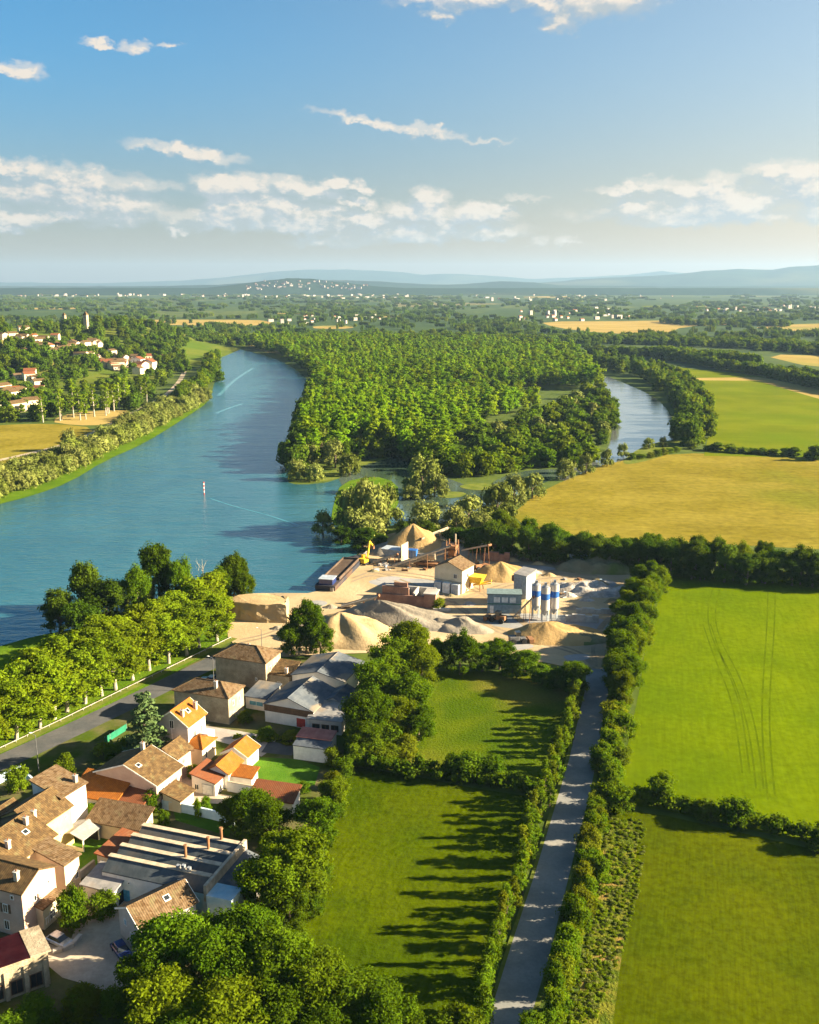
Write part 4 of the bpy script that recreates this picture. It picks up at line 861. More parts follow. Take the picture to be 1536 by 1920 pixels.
def house(name,label,cat,FR,h,L_,W_,roof,rise,wall,rf,ang=-19,ops=(),chim=(),over=.35,ridgecap=True,group=None,at=None,trim=None,skyl=()):
    a=rad(ang); p=P(FR[0],FR[1],h) if at is None else Vector(at); o=empty(name,(p.x-math.cos(a)*L_,p.y-math.sin(a)*L_,0),a); tag(o,label,cat,group)
    b=MB().m(M[wall]); r=MB().m(M[rf]); e=over; h0=-.3
    def zr(x,y):
        if roof=='gable_v': return h+rise*(1-abs(x-L_/2)/(L_/2))
        if roof=='gable_u': return h+rise*(1-abs(y-W_/2)/(W_/2))
        if roof=='shed_l': return h+rise*(1-x/L_)
        if roof=='shed_r': return h+rise*x/L_
        if roof=='shed_b': return h+rise*y/W_
        if roof=='shed_f': return h+rise*(1-y/W_)
        return h
    fx=[0,L_/2,L_] if roof=='gable_v' else [0,L_]; fy=[0,W_/2,W_] if roof=='gable_u' else [0,W_]
    for y,xs in ((0,fx),(W_,fx)):
        b.face([(0,y,h0),(L_,y,h0)]+[(x,y,zr(x,y)-.01) for x in xs[::-1]])
    for x,ys in ((0,fy),(L_,fy)):
        b.face([(x,0,h0),(x,W_,h0)]+[(x,y,zr(x,y)-.01) for y in ys[::-1]])
    def q(x,y,ex=0): return (x,y,zr(x,y))
    if roof=='gable_v':
        m_=L_/2; s=rise/m_
        r.slab([(-e,-e,h-s*e),(m_,-e,h+rise),(m_,W_+e,h+rise),(-e,W_+e,h-s*e)]); r.slab([(m_+.004,-e,h+rise),(L_+e,-e,h-s*e),(L_+e,W_+e,h-s*e),(m_+.004,W_+e,h+rise)])
        if ridgecap: r.bar((m_,-e-.02,h+rise+.17),(m_,W_+e+.02,h+rise+.17),.13,None,6)
    elif roof=='gable_u':
        m_=W_/2; s=rise/m_
        r.slab([(-e,-e,h-s*e),(L_+e,-e,h-s*e),(L_+e,m_,h+rise),(-e,m_,h+rise)]); r.slab([(-e,m_+.004,h+rise),(L_+e,m_+.004,h+rise),(L_+e,W_+e,h-s*e),(-e,W_+e,h-s*e)])
        if ridgecap: r.bar((-e-.02,m_,h+rise+.17),(L_+e+.02,m_,h+rise+.17),.13,None,6)
    elif roof=='hip_u':
        m_=W_/2; k=min(m_*1.1,L_*.45); A,B_=(k,m_,h+rise),(L_-k,m_,h+rise); z=h
        c=[(-e,-e,z),(L_+e,-e,z),(L_+e,W_+e,z),(-e,W_+e,z)]
        r.slab([c[0],c[1],B_,A],.14); r.slab([c[2],c[3],A,B_],.14); r.slab([c[1],c[2],B_],.14); r.slab([c[3],c[0],A],.14)
        up=lambda v:(v[0],v[1],v[2]+.14)
        for v1,v2 in ((c[0],A),(c[3],A),(c[1],B_),(c[2],B_),(A,B_)): r.bar(up(v1),up(v2),.12,None,6)
    else:
        E_=lambda x,y:(x,y,h+(zr(min(max(x,0),L_),min(max(y,0),W_))-h)+(0))
        sl={'shed_l':lambda x,y:h+rise*(1-x/L_),'shed_r':lambda x,y:h+rise*x/L_,'shed_b':lambda x,y:h+rise*y/W_,'shed_f':lambda x,y:h+rise*(1-y/W_)}.get(roof,lambda x,y:h)
        r.slab([(x,y,sl(x,y)) for x,y in ((-e,-e),(L_+e,-e),(L_+e,W_+e),(-e,W_+e))])
    b.build('wall',o); ro=r.build('roof',o)
    for (x,y,hh) in chim:
        z=zr(x,y) if roof!='hip_u' else h+rise*.5; c=MB().m(M['render_beige']); c.box(x-.32,y-.28,z-.5,x+.32,y+.28,z+hh); c.m(M['concrete']); c.box(x-.4,y-.36,z+hh,x+.4,y+.36,z+hh+.1); c.m(M['tile_red']); c.bar((x,y,z+hh+.1),(x,y,z+hh+.4),.12,.1,8); c.build('chimney',ro)
    for (x,y) in skyl:
        z=zr(x,y); c=MB().m(M['white_paint']); n_=.5
        pts=[(x+i,y+j,zr(x+i,y+j)+.2) for i,j in ((-.4,-n_),(.4,-n_),(.4,n_),(-.4,n_))]; c.slab(pts,.08); k=c.build('skylight',ro)
        c=MB().m(M['glass_dark']); c.slab([(x+i*.75,y+j*.75,zr(x+i*.75,y+j*.75)+.285) for i,j in ((-.4,-n_),(.4,-n_),(.4,n_),(-.4,n_))],.02); c.build('pane',k)
    for q_ in ops: opening(o,q_[0],L_,W_,*q_[1:6][:4],**(q_[5] if len(q_)>5 else {}))
    if trim:
        t=MB().m(M[trim]);
        if roof=='gable_v':
            for yy in (-e-.07,W_+e+.004):
                for sgn in (0,1):
                    x0,x1=((-e,L_/2) if sgn==0 else (L_+e,L_/2)); z0=h-rise/(L_/2)*e
                    t.beam((x0,yy+.03,z0+.08),(x1,yy+.03,h+rise+.08),.06,.24)
        t.build('barge_board',o)
    return o
D='door'
dk=dict(nm='door',pane=M['wood_brown']); gd=dict(nm='garage_door',pane=M['white_paint'],frame=M['render_grey']); sh=dict(shut=M['wood_brown'])
house('stone_house','big stone house with brown hipped roof beside the plane-tree avenue, farther of the two','house',(498,1244),6.6,12.9,7.5,'hip_u',2.2,'stone','tile_brown',ops=[('r',2.2,3.9,.9,1.3),('r',5.2,3.9,.9,1.3),('r',3.5,.2,1.0,2.1,dk),('f',10.4,2.2,.5,.6)],chim=[(6.5,4,1.2)],skyl=())
house('annex_building','low stone annex with lichened tiled roof on the end of the farther stone house','house',(542,1268),3.6,5.6,5.5,'shed_b',1.2,'stone','tile_old',ops=[('f',3,1.0,.8,.9),('r',2.5,.1,1,2,dk)],chim=[(4.6,.8,1.3)])
house('stone_house','plain grey-beige stone house with brown hipped roof, nearer of the two by the avenue','house',(428,1310),6.0,13,6.5,'hip_u',1.9,'stone','tile_brown',ops=[('r',2.0,3.6,.8,1.2),('r',4.6,3.6,.8,1.2),('r',3.2,.6,.9,1.2)],chim=[(9.2,1.7,1.7)])
v=house('villa','tall narrow villa with orange tiled gable roof and white window surrounds','house',(352,1362),7.6,7.1,6.2,'gable_v',2.5,'render_grey','tile_orange',ang=-20,trim='white_paint',ops=[('f',3.55,6.6,1.0,1.7),('f',2.0,.9,1.1,1.9,dict(pane=M['glass_dark'])),('f',5.0,.9,1.1,1.9),('r',2.2,4.3,.9,1.5),('r',4.6,4.3,.9,1.5),('r',1.2,1.0,.9,1.4)],chim=[(5.3,1.1,1.3),(5.6,5.2,1.5)],skyl=[(5.2,3.2)])
b=MB().m(M['white_paint']); b.box(-.05,-.05,3.55,7.15,-.004,3.75); b.build('string_course',v)
b=MB().m(M['white_paint']); b.bar((3.5,-.1,.3),(3.5,-.1,6.5),.06,None,8); b.build('drain_pipe',v)
b=MB().m(M['render_white']); b.box(7.004,3.6,-.2,9.2,6.0,4.6); b.build('stair_turret',v)
house('villa_annex','low annex with orange hipped roof leaning on the tall villa','house',(379,1405),3.6,4.0,4.8,'hip_u',1.3,'render_cream','tile_orange',ang=-20,ops=[('r',1.3,1.2,.7,1.5),('r',3.4,1.9,.6,.8)],skyl=())
house('shed','grey sheet-roofed workshop with a shallow gable, farthest of the sheds','shed',(645,1278),4.3,12.5,12,'gable_v',1.5,'render_white','sheet_grey',ang=-18)
s=house('shed','long white workshop under a blue-grey gable roof with a pale patch, middle of the sheds','shed',(587,1334),4.2,11.2,11.5,'gable_v',2.1,'render_white','sheet_grey',ang=-20,ops=[('f',8.4,.1,2.2,2.2,dict(nm='door',pane=M['red_paint']))])
b=MB().m(M['wood_brown']); b.face([(-.1,-.05,4.0),(11.3,-.05,4.0),(11.3,-.05,2.7),(-.1,-.05,2.7)]); b.box(-.1,-.09,2.7,11.3,-.05,4.15); b.build('brown_strip',s)  # brown strip across the front below the gable
b=MB().m(M['fibre_grey']); b.slab([(5.9,2.2,6.28),(8.6,2.2,5.27),(8.6,9.6,5.27),(5.9,9.6,6.28)],.05); b.build('patch_panel',s)
house('shed','small flat blue-grey shed with a glazed front beside the farther stone house','shed',(499,1311),3.0,5,6.5,'shed_b',.7,'render_white','sheet_grey',ang=-20,ops=[('f',2.6,1.1,3.4,1.1,dict(pane=M['car_blue']))])
house('shed','open-fronted grey porch shed at the right end of the workshops','shed',(640,1353),3.2,7,6.5,'shed_b',1.0,'render_grey','fibre_grey',ang=-12,ops=[('f',1.6,.8,1.6,1.4,dict(frame=M['wood_brown'])),('f',3.6,.8,1.6,1.4,dict(frame=M['wood_brown'])),('f',5.6,.8,1.6,1.4,dict(frame=M['wood_brown']))])
house('shed','small grey gabled shed behind the porch of the workshops','shed',(648,1322),3.8,5.5,7,'gable_v',1.3,'render_grey','sheet_grey',ang=-20)
house('container_shed','white box shed with a flat blue-grey roof beside the vegetable plot','shed',(614,1406),3.0,7,2.6,'shed_b',.35,'painted_wall','sheet_grey',ang=-15,over=.12)
house('container_shed','shed with a flat faded red roof behind the white box shed','shed',(620,1389),3.6,7,3.4,'shed_b',.3,'render_white','sheet_red',ang=-15,over=.15)
house('cottage','little white house with bright orange gable roof at the pale driveway','house',(463,1419),3.0,5.2,4.6,'gable_v',1.5,'render_white','tile_orange',ops=[('f',1.4,.9,.7,.9),('f',3.2,.1,.9,2,dk),('r',2.2,1.1,.8,.9)],trim='white_paint')
house('garage','white garage with dull red tiled roof and pale doors, nearest the lawn wall','garage',(403,1469),2.7,4.8,5.4,'shed_l',1.0,'render_white','tile_red',ang=-20,ops=[('f',3.2,.1,2.2,2.1,gd),('f',1.0,.8,.9,1.1)])
house('garage','white outhouse with bright orange roof behind the red-roofed garage','garage',(428,1451),3.2,4.6,5.2,'gable_v',1.3,'render_white','tile_orange')
house('garage','low orange tiled lean-to along the top of the white garden wall','garage',(472,1459),2.4,5.6,2.6,'shed_b',.6,'render_white','tile_orange',ang=-16)
ph=house('pink_house','pink two-storey house with weathered tan gable roof','house',(293,1472),5.2,13,7.4,'gable_v',2.6,'render_pink','tile_old',ang=-22,trim='white_paint',ops=[('r',1.6,2.9,.8,1.1),('r',3.4,2.9,.8,1.1),('r',5.6,2.9,.8,1.1),('r',4.5,.2,1,2.1,dk),('f',8.5,1.4,.5,.5),('f',9.6,1.4,.5,.5)],chim=[(6.2,5.6,1.6)],skyl=[(8.3,1.5)])
house('house_wing','rear wing with tan tiled roof joined to the pink house','house',(329,1424),5.0,5.2,5,'gable_v',1.6,'render_pink','tile_old',ang=-22,ops=[('r',2.4,3.0,.8,1.1)])
house('lean_to','low tan tiled lean-to at the lit end of the pink house','shed',(338,1502),2.5,3.6,4.0,'shed_l',.9,'render_cream','tile_old',ang=-22)
house('red_roof_shed','low shed with red tiled roof half hidden by trees below the garden wall','shed',(548,1505),2.6,8,3.6,'shed_b',1.1,'render_white','tile_red',ang=-15)
house('garage','long garage with orange tiled roof and pale arched doors facing the courtyard tree','garage',(216,1504),3.0,9.2,5.4,'shed_b',1.7,'render_cream','tile_orange',ang=-18,ops=[('f',1.6,.1,2.0,2.2,gd),('f',4.6,.1,2.0,2.2,gd),('f',7.4,.1,2.0,2.2,gd)])
b_=house('car_port','open car port under red tiles with a black car inside','garage',(264,1513),2.7,5.6,5.2,'shed_b',1.3,'render_cream','tile_red',ang=-18,ops=[('f',2.8,.02,4.6,2.3,dict(nm='opening',pane=M['rubber'],frame=M['white_paint']))])  # black pane on the front wall paints the shaded inside of the port
house('outbuilding','long low building with pinkish tiled roof and a bare beige wall','house',(262,1556),3.0,10,4,'shed_b',1.5,'render_beige','tile_brown',ang=-17)
# saw-tooth factory
a=rad(-18); Lf=17.4; p=P(385,1680,4.0); fo=empty('factory',(p.x-math.cos(a)*Lf,p.y-math.sin(a)*Lf,0),a); tag(fo,'white-walled factory with a dark saw-tooth roof of four ridges','factory')
Wf=11.8; b=MB().m(M['painted_wall']); b.face([(0,0,-.3),(Lf,0,-.3),(Lf,0,4.3),(0,0,4.3)]); b.face([(Lf,0,-.3),(Lf,Wf,-.3),(Lf,Wf,4.3),(Lf,0,4.3)]); b.face([(0,0,-.3),(0,Wf,-.3),(0,Wf,4.3),(0,0,4.3)]); b.face([(0,Wf,-.3),(Lf,Wf,-.3),(Lf,Wf,4.3),(0,Wf,4.3)]); b.build('wall',fo)
for k in range(4):
    y0=k*Wf/4; y1=y0+Wf/4; r=MB().m(M['sheet_dark']); xL=0 if k<1 else -.0
    r.prism([(0,y0),(Lf,y0),(Lf,y1-.01),(0,y1-.01)],4.31,4.5,); pts0=[(0,y0-.02,4.5),(0,y0+1.95,5.75),(0,y0+2.75,5.75),(0,y1-.02,4.5)]; n_=len(pts0)
    A=[r.bm.verts.new(q) for q in pts0]; B2=[r.bm.verts.new((Lf,q[1],q[2])) for q in pts0]
    for i in range(n_): 
        f=r.bm.faces.new((A[i],A[(i+1)%n_],B2[(i+1)%n_],B2[i])); f.material_index=0
    f=r.bm.faces.new(A[::-1]); f=r.bm.faces.new(B2)
    ro=r.build('roof',fo); c=MB().m(M['cream_strip']); c.box(-.15,y0+1.85,5.77,Lf-.2,y0+2.7,5.88); c.build('ridge_strip',ro)
    if k in (1,2,3):
        c=MB().m(M['rust']); xx=(11.2,13.4,14.0)[k-1]; c.bar((xx,y0+2.3,5.8),(xx,y0+2.3,7.6),.22,.22,8); c.bar((xx,y0+2.3,7.6),(xx,y0+2.3,7.9),.34,.28,8); c.build('flue',ro)
b=MB().m(M['cream_strip']); 
b.box(Lf+.004,-.4,3.4,Lf+.5,Wf+.3,6.0); b.build('parapet_wall',fo)
b=MB().m(M['zinc']); 
for i in range(3): b.box(11.5+i*.9,2.0,5.89,12+i*.9,2.5,6.5+.2*(i%2))
b.build('roof_vent',fo)
b=MB().m(M['painted_wall']); b.box(Lf+.51,-.6,-.3,Lf+4.6,2.6,4.6); b.m(M['sheet_grey']); b.slab([(Lf+.51,2.61,4.4),(Lf+5,2.61,3.1),(Lf+5,Wf,3.1),(Lf+.51,Wf,4.4)],.15); b.m(M['concrete']); b.box(Lf+.51,2.61,-.3,Lf+4.8,Wf-.1,3.0); b.build('side_wing',fo)
for s_,z_,w_,h_,kw in ((2.6,2.2,.9,.9,dict(pane=M['wood_brown'])),(21.8,.2,1.2,2.2,dict(nm='door',pane=M['red_paint'])),(4.6,3.2,.4,.4,{})): opening(fo,'f',Lf,Wf,min(s_,15),z_,w_,h_,**kw)
b=MB().m(M['blue_paint']); b.m(plain('mural_blue',(.10,.40,.60),.7,.2,0,.25)); b.box(.6,-.03,.1,4.6,-.004,2.1); b.build('painted_panel',fo)
house('tile_outbuilding','low red-tiled outbuilding at the left end of the saw-tooth factory','shed',(258,1568),2.8,4.4,7,'shed_l',.5,'render_grey','tile_red',ang=-18,at=(p.x-math.cos(a)*(Lf+.3)+math.sin(-a)*5.2,p.y-math.sin(a)*(Lf+.3)+math.cos(a)*5.2,0))
house('lean_to','grey sheet lean-to with a white curved front below the factory end','shed',(212,1672),3.2,5.4,4.4,'shed_b',.7,'render_white','fibre_grey',ang=-20,ops=[('r',2.2,.1,2.6,2.2,dict(nm='opening',pane=M['rubber']))])  # dark pane on the closed end wall stands in for shade inside
house('cottage','cottage with brown tiled gable roof, a roof window and a light blue door','house',(264,1741),4.4,6.3,8.6,'gable_v',1.7,'render_grey','tile_brown',ang=-46,trim='white_paint',ops=[('f',2.0,2.6,.8,1.0,dict(pane=M['car_blue'])),('f',3.6,.1,1.0,2.1,dict(nm='door',pane=M['car_silver'])),('f',4.9,1.0,.8,1.0),('r',3,1.2,.9,1.2)],skyl=[(4.4,5.2)])
# left cluster
house('tower_house','tall white rendered house with a plain orange-brown roof and blank lit wall','house',(115,1496),8.2,6.4,5.4,'shed_l',1.5,'render_white','tile_brown',ang=-26,chim=[(5.2,4.4,1.3)])
house('yellow_house','yellow rendered house with an old tan roof joined to the tall white one','house',(68,1554),7.0,8,7.6,'gable_v',2.2,'render_yellow','tile_old',ang=-24,ops=[('r',1.4,5.2,.5,.6),('r',4.8,3.0,.5,.7),('r',6.2,5.4,.5,.6)],chim=[(6.5,1.2,1.3)])
house('farm_house','cream house under a broad tan roof with two chimneys at the left edge','house',(18,1627),7.0,11,9.4,'gable_v',2.6,'render_cream','tile_old',ang=-22,ops=[('r',3.4,4.6,.6,.8),('r',7.6,4.8,.5,.7)],chim=[(7.2,7.6,1.3),(8.6,2.4,1.3)],skyl=[(8.2,6.4)])
house('farm_house','house with pale pink front, brown shutters and tan roof at the left edge','house',(40,1675),7.4,9.5,6.8,'gable_u',1.6,'render_pink','tile_old',ang=-20,ops=[('f',6.4,3.6,.9,1.4,sh),('f',6.4,.9,.9,1.5,dict(pane=M['glass_dark'])),('f',7.8,6.0,.6,.7),('r',2.4,4.6,.6,1.0),('r',5.2,5.6,.5,.6)],chim=[(7.6,1.4,1.4)])
pb=house('porch','small porch with corrugated brown roof on the lit wall of the pink-fronted house','porch',(80,1704),3.6,3.4,3.8,'shed_l',.8,'render_cream','tile_brown',ang=-20,ops=[('f',1.7,.1,1.0,2.0,dk),('r',1.8,1.0,1.2,1.2)])
b=MB().m(M['white_paint']); 
for i in range(9): b.box(3.6,.2+i*.4,.9,3.66,.28+i*.4,1.9)
b.box(3.58,.1,1.9,3.68,3.7,1.98); b.build('railing',pb)
house('tan_house','tan rendered cube house with a single-pitch tiled roof above the lawn','house',(120,1622),6.0,6.0,3.0,'shed_l',1.1,'render_beige','tile_brown',ang=-25,ops=[('r',2.2,2.4,.8,1.1)])
house('low_house','low tan tiled extension between the cream house and the tall white house','house',(8,1548),6.4,6,5,'gable_v',1.3,'render_cream','tile_old',ang=-22)
g=empty('gazebo',tuple(P(152,1582)),rad(-22)); tag(g,'small garden gazebo with a grey and tan roof on the lawn','gazebo')
b=MB().m(M['fibre_grey']); b.slab([(0.01,-2.3,3.2),(2.6,-2.3,2.4),(2.6,2.3,2.4),(0.01,2.3,3.2)],.1); b.slab([(-2.6,-2.3,2.4),(0,-2.3,3.2),(0,2.3,3.2),(-2.6,2.3,2.4)],.1); b.build('roof',g)
for i,j in ((-1,-1),(1,-1),(1,1),(-1,1)): b=MB().m(M['white_paint']); b.box(i*2.2-.09,j*1.9-.09,0,i*2.2+.09,j*1.9+.09,2.5); b.build('post',g)
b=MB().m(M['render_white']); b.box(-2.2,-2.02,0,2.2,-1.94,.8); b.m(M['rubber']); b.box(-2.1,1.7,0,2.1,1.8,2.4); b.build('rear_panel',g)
# maroon-roofed building cut by the corner
a=rad(-20); p=P(90,1790,4.6); mb=empty('maroon_roof_building',(p.x,p.y,0),rad(33)); tag(mb,'stone building with maroon roof and pillared lit side at the bottom left corner','building')
b=MB().m(M['stone']); b.box(-16,0,-.3,0,6.5,4.5); b.build('wall',mb)
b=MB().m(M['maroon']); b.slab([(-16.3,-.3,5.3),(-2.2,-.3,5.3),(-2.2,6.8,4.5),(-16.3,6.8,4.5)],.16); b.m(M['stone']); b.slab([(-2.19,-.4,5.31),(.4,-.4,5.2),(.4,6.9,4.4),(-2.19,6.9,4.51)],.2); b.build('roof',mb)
b=MB().m(M['stone']); b.box(-16,-.12,3.1,0,-.004,5.2); b.build('lit_band',mb)
for k in range(7): b=MB().m(M['stone']); x=-.5-k*2.4; b.box(x-.25,-.35,-.3,x+.25,-.13,4.3); b.build('pillar',mb)
for k in range(6): opening(mb,'f',0,6.5,-1.7-k*2.4,.6,1.5,2.0,frame=M['wood_brown'])
# walls, fences, posts
def wallline(name,px,h_,t,mat,label,cat='wall',cap=None):
    pts=[P(*q) for q in px]; c0=pts[0]; o=empty(name,tuple(c0)); tag(o,label,cat); b=MB().m(M[mat])
    for a_,b2 in zip(pts,pts[1:]): b.beam(a_-c0+Vector((0,0,h_/2-.1)),b2-c0+Vector((0,0,h_/2-.1)),t,h_+.2)
    b.build('wall_face',o)
    b=MB().m(M[cap or mat]); 
    for a_,b2 in zip(pts,pts[1:]): b.beam(a_-c0+Vector((0,0,h_+.06)),b2-c0+Vector((0,0,h_+.06)),t+.12,.1)
    b.build('coping',o); return o
wallline('garden_wall',[(427,1484),(470,1492),(520,1498),(560,1506)],2.0,.3,'render_white','white garden wall between the lawn and the red-tiled shed',cap='cream_strip')
wallline('garden_wall',[(305,1518),(350,1526),(400,1538),(440,1548)],1.8,.25,'blue_white','long low blue-white garden wall behind the factory')
wallline('garden_wall',[(120,1672),(150,1650),(178,1628)],1.4,.3,'concrete','grey garden wall with coping at the lawn end beside the tan house')
wallline('garden_wall',[(100,1790),(118,1786),(138,1776),(152,1760)],.7,.5,'concrete','low curved white kerb wall around the courtyard tree')
wallline('boundary_wall',[(-100,1520),(0,1470),(38,1452),(66,1478)],1.6,.3,'blue_white','pale wall at the road in front of the tall white house')
# roadside guard rail
pts=along([(-60,1435),(0,1407),(110,1356),(230,1297),(330,1249),(440,1195)],2.6); o=empty('guard_rail',tuple(pts[0])); tag(o,'long pale guard rail between the road and the plane trees','railing')
b=MB().m(M['rubble'])
for a_,b2 in zip(pts,pts[1:]): b.beam(a_-pts[0]+Vector((0,0,.58)),b2-pts[0]+Vector((0,0,.58)),.1,.14)
b.build('rail',o)
for q in pts: b=MB().m(M['rubble']); d=q-pts[0]; b.box(d.x-.07,d.y-.07,-.05,d.x+.07,d.y+.07,.5); b.build('post',o)
o=empty('tarpaulin_fence',tuple(P(197,1396))); tag(o,'bright green tarpaulin fence beside the road below the cedar','fence')
b=MB().m(M['green_tarp']); q0=P(197,1396); 
for i,(u,v_) in enumerate((((197,1396),(216,1384)),((216,1384),(238,1370)))): b.beam(P(*u)-q0+Vector((0,0,.85)),P(*v_)-q0+Vector((0,0,.85)),.06,1.4)
b.build('tarpaulin',o)
for u in ((197,1396),(207,1390),(216,1384),(227,1377),(238,1370)): b=MB().m(M['zinc']); d=P(*u)-q0; b.bar((d.x,d.y+.06,0),(d.x,d.y+.06,1.7),.04,None,6); b.build('post',o)
def lamp(px,py,h_,label,arm=True):
    o=empty('street_lamp',tuple(P(px,py))); tag(o,label,'street lamp'); b=MB().m(M['lamp_grey']); b.bar((0,0,0),(0,0,h_),.1,.06,8); b.build('pole',o)
    b=MB().m(M['zinc']); b.bar((0,0,h_),(-1.0,.5,h_+.25),.04,.035,6); b.build('arm',o); b=MB().m(M['white_paint']); b.ball((-1.15,.56,h_+.24),(.35,.18,.1),8,5); b.build('lamp_head',o)
lamp(73,1447,7.5,'street lamp on the road verge nearest the round roadside tree'); lamp(402,1296,8,'dark street lamp between the two stone houses'); lamp(492,1238,8,'street lamp at the yard end behind the farther stone house')
def post(px,py,h_,label):
    b=MB().m(M['wood_brown']); b.bar((0,0,0),(0,0,h_),.11,.07,8); b.beam((-.6,0,h_-.3),(.6,0,h_-.3),.1,.1); o=b.build('utility_pole',None,tuple(P(px,py))); tag(o,label,'pole')
post(362,1470,7,'thin wooden pole beside the villa'); 
# cars
def car(px,py,rz,paint,label,h_=1.45):
    o=empty('parked_car',tuple(P(px,py)),rad(rz)); tag(o,label,'car')
    bm=bmesh.new(); prof=[(-2.05,.35),(-2.05,.78),(-1.75,.88),(-.95,.92),(.95,.95),(1.75,.92),(2.05,.7),(2.05,.35)]
    A=[bm.verts.new((x,-.86,z)) for x,z in prof]; B2=[bm.verts.new((x,.86,z)) for x,z in prof]; n_=len(prof); bm.faces.new(A);bm.faces.new(B2[::-1])
    for i in range(n_): bm.faces.new((A[i],B2[i],B2[(i+1)%n_],A[(i+1)%n_]))
    mb_=MB(); mb_.bm.free(); mb_.bm=bm; mb_.m(M[paint]); mb_.build('body',o,bevel=.08,smooth=False)
    c=MB().m(M['glass_dark']); c.prism([(-1.6,-.76),(1.05,-.76),(1.05,.76),(-1.6,.76)],.9,h_-.05,[(-1.15,-.62),(.35,-.62),(.35,.62),(-1.15,.62)]); c.build('window_band',o,bevel=.04)
    c=MB().m(M[paint]); c.prism([(-1.18,-.64),(.38,-.64),(.38,.64),(-1.18,.64)],h_-.06,h_+.02); c.build('roof',o,bevel=.03)
    for x in (-1.3,1.3):
        for y in (-.8,.8): c=MB().m(M['rubber']); c.bar((x,y-.1,.33),(x,y+.1,.33),.33,None,14); wl=c.build('wheel',o); c=MB().m(M['zinc']); s_=1 if y>0 else -1; c.bar((x,y+s_*.1,.33),(x,y+s_*.115,.33),.2,None,10); c.build('rim',wl)
    for y in (-.62,.62): c=MB().m(M['white_paint']); c.box(2.03,y-.16,.62,2.08,y+.16,.74); c.build('headlight',o)
car(384,1281,72,'car_blue','light blue car parked behind the nearer stone house'); car(399,1277,72,'car_silver','silver car parked just right of the light blue one'); car(411,1271,72,'car_dark','dark car parked against the farther stone house wall')
car(228,1788,-52,'car_navy','dark blue car parked in the courtyard by the cottage'); car(112,1770,-30,'car_silver','silver-blue car in shade beside the courtyard tree')
car(245,1548,66,'car_dark','black car standing at the open car port')
car(318,1362,20,'car_silver','small white garden structure under the cedar, shaped as a pale car')  # car shape put where a small white structure stands
for (px,py) in ((505,1216),):
    pass
# ---------------------------------------------------------------- quarry yard
def heap(px,py,rx,ry,h_,mat,label,peak=(0,0),rot=0,sharp=1.25,name='sand_heap',rough=.12,flat=0):
    seed=hash_(label)%97; V=[(peak[0]*rx,peak[1]*ry,h_)]; nr,na=12,40; Fq=[]
    for r_ in range(1,nr+1):
        t=r_/nr
        for k in range(na):
            an=2*math.pi*k/na; w_=1+.16*mnoise.noise(Vector((math.cos(an)*1.6,math.sin(an)*1.6,seed)))
            x=(peak[0]*(1-t)+math.cos(an)*t*w_)*rx; y=(peak[1]*(1-t)+math.sin(an)*t*w_)*ry
            tt=max(0,(t-flat)/(1-flat)); z=h_*(1-tt**(sharp*1.08))*(1+.22*mnoise.noise(Vector((math.cos(an)*2.2,math.sin(an)*2.2,seed+5)))*min(1,t*2.5)) + h_*rough*1.4*mnoise.noise(Vector((x*.25,y*.25,seed)))*math.sin(math.pi*min(1,t))
            V.append((x,y,max(-.1,z) if r_<nr else -.1))
    me=bpy.data.meshes.new(name); faces=[(0,1+k,1+(k+1)%na) for k in range(na)]
    for r_ in range(nr-1):
        for k in range(na): faces.append((1+r_*na+k,1+(r_+1)*na+k,1+(r_+1)*na+(k+1)%na,1+r_*na+(k+1)%na))
    me.from_pydata(V,[],faces); me.materials.append(M[mat]); 
    for f in me.polygons: f.use_smooth=True
    o=link(name,me,None,tuple(P(px,py)),rad(rot)); tag(o,label,'heap'); return o
heap(660,1196,15,10,6.8,'sand','tan sand cone behind the lone tree, nearest the sheds',peak=(-.2,.1),sharp=1.1)
heap(770,1165,22,7,5.5,'grit','long grey-brown grit ridge behind the dark clump of trees',peak=(-.4,0),rot=-14,sharp=1.0,name='gravel_heap')
heap(860,1178,10,5,3.2,'grit','lower grey tail heap at the right end of the long grit ridge',rot=-14,sharp=1.0,name='gravel_heap',rough=.3)
heap(1048,1192,14,8,3.6,'sand_orange','round brown sand heap in front of the concrete plant',peak=(-.25,.1),sharp=1.15)
heap(1090,1198,9,5,1.8,'earth','flat grey-brown heap trailing off right of the round brown one',name='earth_heap',rough=.3)
heap(775,1034,15,8,10,'sand_orange','tall peaked sand heap at the back of the yard',peak=(0,0),sharp=1.0)
heap(735,1036,9,6,4.5,'grit','grey gravel heap left of the tall peaked heap',name='gravel_heap')
heap(840,1036,12,6,4,'grit','grey gravel heap right of the tall peaked heap',name='gravel_heap')
heap(945,1080,11,8,4.6,'sand_orange','orange sand cone right of the control house',peak=(-.1,.1),sharp=1.05)
heap(1135,1066,18,7,4.5,'earth','overgrown earth mound at the back right of the yard',name='earth_heap',rough=.35,sharp=1.4)
heap(1090,1104,10,6,2.2,'rubble','heap of mixed white and blue rubble right of the silos',name='rubble_heap',rough=.7)
heap(1130,1112,11,5,2.0,'rubble','wide grey rubble heap near the green belt',name='rubble_heap',rough=.6)
heap(985,1142,7,4,3.0,'sand','pale sand heap under the concrete plant conveyor',sharp=1.1)
for (px,py,rx) in ((1000,1075,3),(1030,1080,2.5),(1065,1118,3),(1100,1126,2.5),(1150,1130,3),(1120,1096,4),(960,1052,3),(1010,1058,2.6),(720,1060,2.6),(700,1072,2),(620,1140,2.4),(560,1175,3),(520,1180,2.2),(880,1134,2.2),(845,1118,1.8),(1075,1142,2.4)):
    o=heap(px,py,rx,rx*.7,rx*.42,R.choice(['rubble','grit','earth','sand']),'small loose spoil heap lying about the gravel yard',rough=.5,name='spoil_heap'); o['group']='small spoil heaps about the yard'
